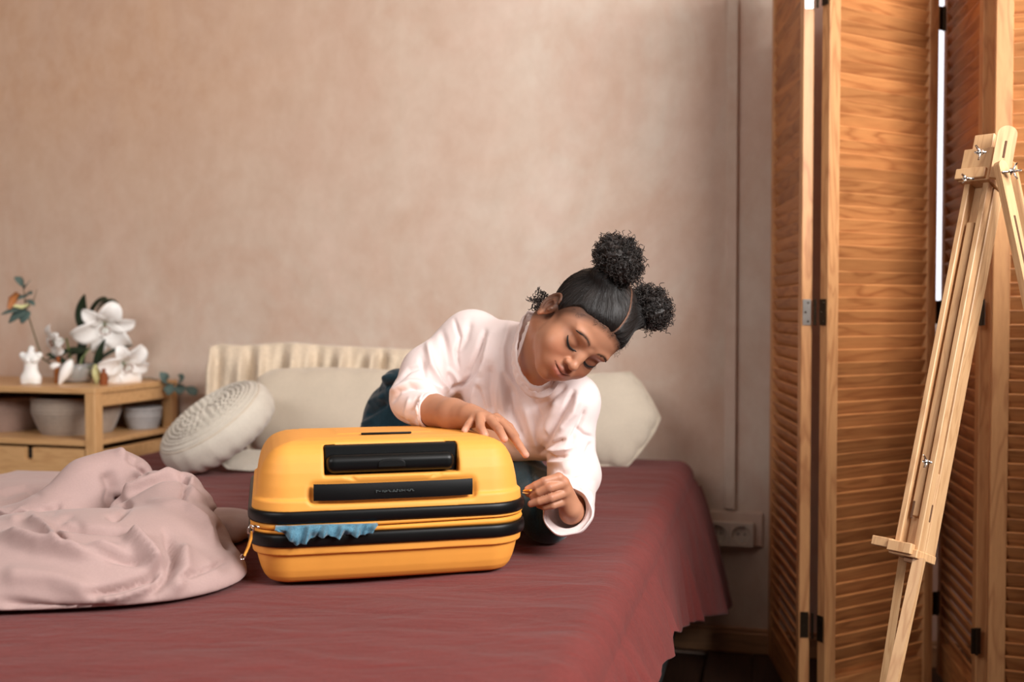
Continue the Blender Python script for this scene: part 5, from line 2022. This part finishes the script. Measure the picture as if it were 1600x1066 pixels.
# ------------------------------------------------------------------ jeans
M_jean = fabric('teal_denim', srgb(34, 72, 86), 0.85, 1400, 0.4, 30, 0.4, 0.003, dark=srgb(22, 46, 56))
je = SDF()
HJ = HIPC + np.array([-0.035, 0.02, -0.005])
je.ell(HJ, (0.115, 0.11, 0.110), None, 0.02)
je.con(HJ + [-0.04, -0.02, 0.035], HJ + [-0.055, -0.05, -0.05], 0.062, 0.066, 0.02)
je.con(HIPC + [0.10, 0.0, -0.02], KnL, 0.078, 0.054, 0.02)
je.con(KnL, np.array([0.13, 2.20, BZ + 0.050]), 0.053, 0.044, 0.012)
je.con(HIPC + [-0.07, 0.0, -0.05], np.array([-0.16, 2.24, BZ + 0.07]), 0.068, 0.066, 0.03)
je.con(W(622, 600, 2.18), HJ + [-0.03, -0.02, 0.03], 0.036, 0.07, 0.025)
je.add(casefn, 0.004, 's')
je.add(lambda P: BZ + 0.004 - P[:, 2], 0.0001, 'i')
V, F = je.mesh((-0.40, 1.78, BZ - 0.01), (0.24, 2.46, 0.90), 0.004)
V = relax(V, F, 2, 0.4)
V = V + normals(V, F) * (0.004 * wavenoise(V, 45, 41) - 0.004 * np.abs(wavenoise(V, 70, 42)))[:, None]
V = folds(V, F, [([(575, 615), (600, 605), (622, 600)], 4, -0.012), ([(570, 650), (590, 640), (606, 632)], 4, -0.010), ([(565, 665), (585, 655)], 4, 0.008),
                 ([(583, 600), (600, 592), (618, 588)], 5, 0.010), ([(575, 632), (592, 622), (602, 618)], 5, 0.010),
                 ([(828, 722), (832, 760), (838, 820)], 3, -0.006), ([(848, 770), (842, 800), (842, 824)], 3, -0.005)])
V[:, 2] = np.maximum(V[:, 2], BZ + 0.004)
obj('jeans', npmesh('jeans', V - GO, F), M_jean, girl)
bt_ = MB().tube([W(829 + 0.8 * k_, 722 + 9 * k_, 1.805 - 0.003 * k_) - GO for k_ in range(9)], 0.0007, 5)

# ------------------------------------------------------------------ flowers and small things on the cabinet
M_lily = plain('lily_petal', srgb(246, 244, 240), 0.5, var=0.015, Subsurface_Weight=0.0)
M_bud = plain('lily_bud', srgb(224, 222, 160), 0.5, var=0.08)
M_leaf = plain('dark_leaf', srgb(34, 50, 30), 0.45, var=0.2)
M_leafl = plain('stem_green', srgb(108, 120, 66), 0.5, var=0.1)
M_euc = plain('eucalyptus_leaf', srgb(84, 104, 98), 0.6, var=0.12)
M_stem = plain('brown_stem', srgb(96, 86, 56), 0.6, var=0.1)
M_anth = plain('anther', srgb(138, 72, 30), 0.8, var=0.1)
M_amber = plain('dried_orange', srgb(178, 112, 62), 0.6, var=0.15)


def blade(P, name, m, parent, width, cup=0.25, n=10, w=7, tip=0.12, roll=0.0, th=0.0012, nref=None, wavy=0.0):
    """petal or leaf along the points P, widest in the middle, cupped across"""
    P = np.array(P, float)
    t_ = np.linspace(0, 1, n)
    k = len(P) - 1
    C_ = np.zeros((n, 3))
    for i, t in enumerate(t_):      # Bezier
        for j in range(k + 1):
            C_[i] += math.comb(k, j) * t ** j * (1 - t) ** (k - j) * P[j]
    T_ = np.gradient(C_, axis=0); T_ /= np.linalg.norm(T_, axis=1)[:, None]
    nref = np.array([0, -0.6, 0.8]) if nref is None else np.asarray(nref, float)
    V = []
    for i in range(n):
        s_ = np.cross(T_[i], nref); s_ /= np.linalg.norm(s_) + 1e-9
        s_ = np.array(Matrix.Rotation(roll, 3, Vector(T_[i])) @ Vector(s_))
        nn = np.cross(s_, T_[i])
        t = t_[i]
        wd = width * (math.sin(math.pi * min(1, (t * 0.93 + 0.05))) ** 0.75) * (1 - tip * t)
        for j in range(w):
            x_ = (j / (w - 1) - 0.5) * 2
            V.append(C_[i] + s_ * x_ * wd / 2 + nn * (abs(x_) ** 1.6 * cup * wd / 2 + wavy * wd * math.sin(t * 14 + x_ * 2) * abs(x_)))
    F = np.array([[i * w + j, (i + 1) * w + j, (i + 1) * w + j + 1, i * w + j + 1] for i in range(n - 1) for j in range(w - 1)])
    V2, F2 = solidify(np.array(V), F, th)
    return obj(name, npmesh(name, V2, F2), m, parent)


def lily(cen, facing, size, parent, stemo, spin=0.0, openness=1.0, droop=0.0, bud=False):
    R_ = frame_from(facing, (0.1, 0, 1))
    core = MB()
    c0 = np.asarray(cen) - stemo
    back = c0 - R_[:, 2] * size * 0.42
    core.tube([back, back + R_[:, 2] * size * 0.12], [0.004, 0.007], 8)
    for k in range(6):
        a = spin + k * math.pi / 3 + 0.3
        d = R_[:, 0] * math.cos(a) + R_[:, 1] * math.sin(a)
        e = back + R_[:, 2] * size * 0.62 + d * size * 0.16
        core.tube([back + R_[:, 2] * 0.01, back + R_[:, 2] * size * 0.35 + d * size * 0.05, e], 0.0009, 5)
    f = core.build('flower_heart', M_leafl, parent, True)
    an = MB()
    for k in range(6):
        a = spin + k * math.pi / 3 + 0.3
        d = R_[:, 0] * math.cos(a) + R_[:, 1] * math.sin(a)
        e = back + R_[:, 2] * size * 0.63 + d * size * 0.16
        sd = np.cross(d, R_[:, 2])
        an.tube([e - sd * 0.007, e, e + sd * 0.007], [0.0012, 0.0022, 0.0012], 6)
    an.build('anthers', M_anth, f, True)
    for k in range(6):
        a = spin + k * math.pi / 3
        d = R_[:, 0] * math.cos(a) + R_[:, 1] * math.sin(a)
        sz = size * (1.0 if k % 2 else 0.94)
        o_ = openness
        P = [back, back + R_[:, 2] * sz * 0.34 + d * sz * 0.10, c0 + R_[:, 2] * sz * (0.12 + 0.3 * (1 - o_)) + d * sz * 0.55 * o_,
             c0 + R_[:, 2] * sz * (0.02 + 0.7 * (1 - o_)) + d * sz * 0.95 * o_ + np.array([0, 0, -droop * sz * 0.3]), c0 - R_[:, 2] * sz * (0.28 * o_ - 0.9 * (1 - o_)) + d * sz * (1.08 * o_) + np.array([0, 0, -droop * sz * 0.5])]
        blade(P, 'petal', M_lily, f, sz * (0.74 if k % 2 else 0.56), 0.28, 12, 7, -0.1, 0, 0.0012, R_[:, 2], 0.03)
    return f


def plant(name, label, cat, loc, group=None):
    return thing(name, label, cat, loc, 0, group)

# vase
VP = cab(-0.232, 0.21)
M_vase = NT('smoky_glass'); M_vase.set(Base_Color=(0.86, 0.84, 0.82, 1), Roughness=0.08, Transmission_Weight=0.75, IOR=1.3)
vs = thing('vase', 'low clear glass bowl holding the lily stems on the cabinet', 'vase', VP)
MB().lathe([(0.001, 0.0), (0.040, 0.0), (0.052, 0.012), (0.060, 0.035), (0.062, 0.060), (0.060, 0.0605), (0.057, 0.036), (0.049, 0.014), (0.037, 0.004), (0.001, 0.004)], 40, capt=False).build('glass_bowl', M_vase.m, vs, True)

def at(px, py, Y):
    return W(px, py, Y)
YF = VP[1]
# lily 1: the big bloom
s0 = VP + [0, 0, 0.008]
l1 = plant('lily', 'largest white lily bloom at the top of the bunch on the cabinet', 'flower', s0, 'white lilies on the cabinet')
c1 = at(164, 512, YF + 0.0)
MB().tube([(0, 0, 0), (at(128, 560, YF) - s0) , (at(150, 530, YF + 0.05) - s0), c1 - s0 + [0, 0.045, 0.0]], [0.0035, 0.0032, 0.003, 0.0028], 8).build('stem', M_leafl, l1, True)
lily(c1, (0.28, -0.62, -0.38), 0.094, l1, s0, 0.35, 1.0, 0.35)
for P, w_ in (([(134, 520), (128, 500), (130, 478), (133, 460)], 0.055), ([(138, 500), (148, 478), (160, 466), (168, 470)], 0.048), ([(150, 490), (160, 470), (182, 462), (186, 492)], 0.030)):
    blade([at(a, b, YF + 0.04 - 0.01 * i) - s0 for i, (a, b) in enumerate(P)], 'leaf', M_leaf, l1, w_, 0.3, 12, 5, 0.2)
blade([at(a, b, YF + 0.03) - s0 for a, b in ((126, 590), (126, 555), (132, 520), (142, 495))], 'leaf', M_leaf, l1, 0.036, 0.3, 12, 5, 0.1)
# lily 2
l2 = plant('lily', 'lower right white lily bloom nearly touching the cabinet top', 'flower', s0 + [0.002, 0.002, 0.0], 'white lilies on the cabinet')
s2 = s0 + [0.002, 0.002, 0]
c2 = at(197, 572, YF - 0.03)
MB().tube([(0, 0, 0), at(150, 575, YF) - s2, c2 - s2 + [-0.02, 0.04, 0]], [0.0035, 0.003, 0.0028], 8).build('stem', M_leafl, l2, True)
lily(c2, (0.55, -0.55, -0.35), 0.086, l2, s2, 0.0, 0.92, 0.15)
for P, w_ in (([(140, 580), (155, 560), (178, 545), (208, 540)], 0.026), ([(135, 585), (152, 590), (166, 600), (172, 598)], 0.024), ([(150, 600), (152, 570), (158, 545), (165, 530)], 0.040)):
    blade([at(a, b, YF + 0.01 - 0.005 * i) - s2 for i, (a, b) in enumerate(P)], 'leaf', M_leaf, l2, w_, 0.3, 12, 5, 0.2)
# lily 3 at the left, half open
l3 = plant('lily', 'half-open white lily at the left of the bunch', 'flower', s0 + [-0.002, 0.0, 0.0], 'white lilies on the cabinet')
s3 = s0 + [-0.002, 0, 0]
c3 = at(86, 535, YF - 0.02)
MB().tube([(0, 0, 0), at(110, 560, YF) - s3, c3 - s3 + [0.03, 0.015, 0.012]], [0.0035, 0.003, 0.0028], 8).build('stem', M_leafl, l3, True)
lily(c3, (-0.65, -0.6, -0.25), 0.066, l3, s3, 0.6, 0.80)
for P, w_ in (([(110, 572), (90, 560), (78, 552), (72, 556)], 0.026), ([(128, 548), (110, 542), (92, 560), (74, 562)], 0.030), ([(104, 560), (118, 548), (128, 552), (140, 545)], 0.030)):
    blade([at(a, b, YF - 0.005 * i) - s3 for i, (a, b) in enumerate(P)], 'leaf', M_leaf, l3, w_, 0.3, 12, 5, 0.15)
# buds
def bud(px0, py0, px1, py1, Y, w_, m, label, gr):
    b0 = VP + [0.001, -0.004, 0.010]
    t = plant('lily_bud', label, 'flower bud', b0, gr)
    a_, b_ = at(px0, py0, Y) - b0, at(px1, py1, Y - 0.01) - b0
    MB().tube([(0, 0, 0), (a_ * 0.55 + [0, 0, 0.012]), a_], [0.0028, 0.0024, 0.003], 8).build('stem', M_leafl, t, True)
    pts = [a_ + (b_ - a_) * q_ for q_ in np.linspace(0, 1, 11)]
    sh_ = [0.30, 0.62, 0.85, 0.97, 1.0, 0.98, 0.90, 0.76, 0.56, 0.34, 0.10]
    MB().tube(pts, [w_ * q_ for q_ in sh_], 12).build('bud', m, t, True)
bud(112, 562, 92, 602, YF - 0.06, 0.017, M_lily, 'drooping white lily bud hanging over the edge of the vase', None)
bud(149, 570, 151, 602, YF - 0.05, 0.012, M_bud, 'yellow-green lily bud pointing down beside the lower lily', None)
bud(78, 574, 96, 570, YF - 0.04, 0.012, M_lily, 'small white lily bud lying sideways above the vase', None)
# eucalyptus on the left
e0 = VP + [-0.006, 0.006, 0.012]
eu = plant('eucalyptus_branch', 'eucalyptus branch with grey-green leaves rising at the left edge', 'branch', e0)
MB().tube([(0, 0, 0), at(66, 560, YF) - e0, at(56, 530, YF) - e0, at(40, 480, YF) - e0, at(36, 445, YF) - e0], [0.003, 0.003, 0.0026, 0.0022, 0.0012], 8).build('stem', M_stem, eu, True)
MB().tube([at(41, 484, YF) - e0, at(52, 470, YF) - e0, at(58, 453, YF - 0.01) - e0], [0.0016, 0.0013, 0.0008], 6).build('twig', M_stem, eu, True)
for (a, b, c_, d_, w_) in ((38, 450, 22, 434, 0.028), (38, 452, 47, 440, 0.022), (38, 462, 26, 468, 0.034), (38, 462, 50, 460, 0.020), (40, 482, 2, 492, 0.022), (40, 484, 14, 505, 0.034), (42, 486, 34, 506, 0.030), (40, 470, 54, 478, 0.014)):
    m_ = ((a + c_) / 2 + 2, (b + d_) / 2 - 4)
    blade([at(a, b, YF) - e0, at(*m_, YF - 0.02) - e0, at(c_, d_, YF - 0.025) - e0], 'leaf', M_euc, eu, w_ * 1.25, 0.15, 9, 5, 0.0)
MB().tube([at(28, 458, YF - 0.02) - e0, at(20, 468, YF - 0.025) - e0, at(14, 482, YF - 0.02) - e0], [0.008, 0.014, 0.006], 10).build('dried_bloom', M_amber, eu, True)
MB().tube([at(22, 478, YF - 0.02) - e0, at(34, 480, YF - 0.02) - e0, at(46, 476, YF - 0.01) - e0], [0.004, 0.007, 0.003], 8).build('pale_bud', M_bud, eu, True)
# eucalyptus lying over the right end
e1 = cab(-0.06, 0.36, CT + 0.004)
eu2 = plant('eucalyptus_branch', 'eucalyptus sprig lying over the right end of the cabinet', 'branch', e1)
Ye = e1[1] - 0.03
MB().tube([(-0.10, -0.01, 0.0), (0, 0, 0.003), at(262, 600, Ye) - e1, at(285, 602, Ye) - e1, at(304, 612, Ye) - e1], [0.002, 0.002, 0.0018, 0.0015, 0.001], 6).build('stem', M_stem, eu2, True)
for (a, b, c_, d_, w_) in ((262, 600, 250, 582, 0.030), (264, 600, 262, 618, 0.030), (278, 602, 284, 584, 0.034), (280, 602, 278, 616, 0.034), (292, 605, 306, 618, 0.028)):
    blade([at(a, b, Ye) - e1, at((a + c_) / 2 + 3, (b + d_) / 2, Ye - 0.02) - e1, at(c_, d_, Ye - 0.02) - e1], 'leaf', M_euc, eu2, w_ * 1.2, 0.15, 9, 5, 0.0)
# torso candle
M_wax = plain('white_wax', srgb(244, 242, 238), 0.45, var=0.01, Subsurface_Weight=0.1)
tc0 = cab(-0.308, 0.10); YT = tc0[1]
pz = lambda py: 1 - (py - 488) / 1600 * YT
ts = SDF()
def q3(px, py, dy=0.0):
    p = W(px, py, YT + dy); return p
cxp = 800 + 1600 * tc0[0] / YT
ts.ell(q3(cxp, 590), (0.030, 0.020, 0.026), None, 0.012)
ts.con(q3(cxp - 8, 592), q3(cxp - 8, 603), 0.0155, 0.0145, 0.006)
ts.con(q3(cxp + 8, 592), q3(cxp + 8, 603), 0.0155, 0.0145, 0.006)
ts.ell(q3(cxp, 573), (0.0205, 0.015, 0.024), None, 0.014)
ts.ell(q3(cxp, 560), (0.030, 0.017, 0.018), None, 0.010)
for s in (-1, 1):
    ts.ell(q3(cxp + s * 5, 563, -0.012), (0.0085,) * 3, None, 0.005)
    ts.ell(q3(cxp + s * 13, 555), (0.010, 0.010, 0.010), None, 0.006)
ts.con(q3(cxp, 550), q3(cxp + 1, 545), 0.010, 0.009, 0.008)
ts.add(lambda P: CT + 0.001 - P[:, 2], 0.0001, 'i')
V, F = ts.mesh(tc0 - [0.06, 0.05, 0.01], tc0 + [0.06, 0.04, 0.14], 0.002)
tg = obj('torso_candle', npmesh('torso_candle', V - tc0, F), M_wax); tg.location = tc0
tag(tg, 'white candle shaped as a headless torso at the front of the cabinet', 'candle')
# small amber bottle behind the candle and a reddish jar under the lower lily
M_glassb = plain('amber_glass', srgb(150, 88, 40), 0.2, var=0.1, Coat_Weight=0.5)
def bottle(loc, r, h, label, m):
    t = thing('bottle', label, 'bottle', loc)
    MB().lathe([(r * 0.92, 0), (r, 0.003), (r, h * 0.62), (r * 0.85, h * 0.70), (r * 0.42, h * 0.78), (r * 0.40, h * 0.90)], 24).build('bottle_body', m, t, True)
    MB().lathe([(r * 0.5, h * 0.86), (r * 0.5, h)], 20).build('stopper', M_anth, t, True)
bottle(cab(-0.258, 0.16), 0.013, 0.085, 'small amber bottle just right of the torso candle', M_glassb)
bottle(cab(-0.075, 0.14), 0.012, 0.050, 'tiny reddish-brown bottle under the lower right lily', M_anth)
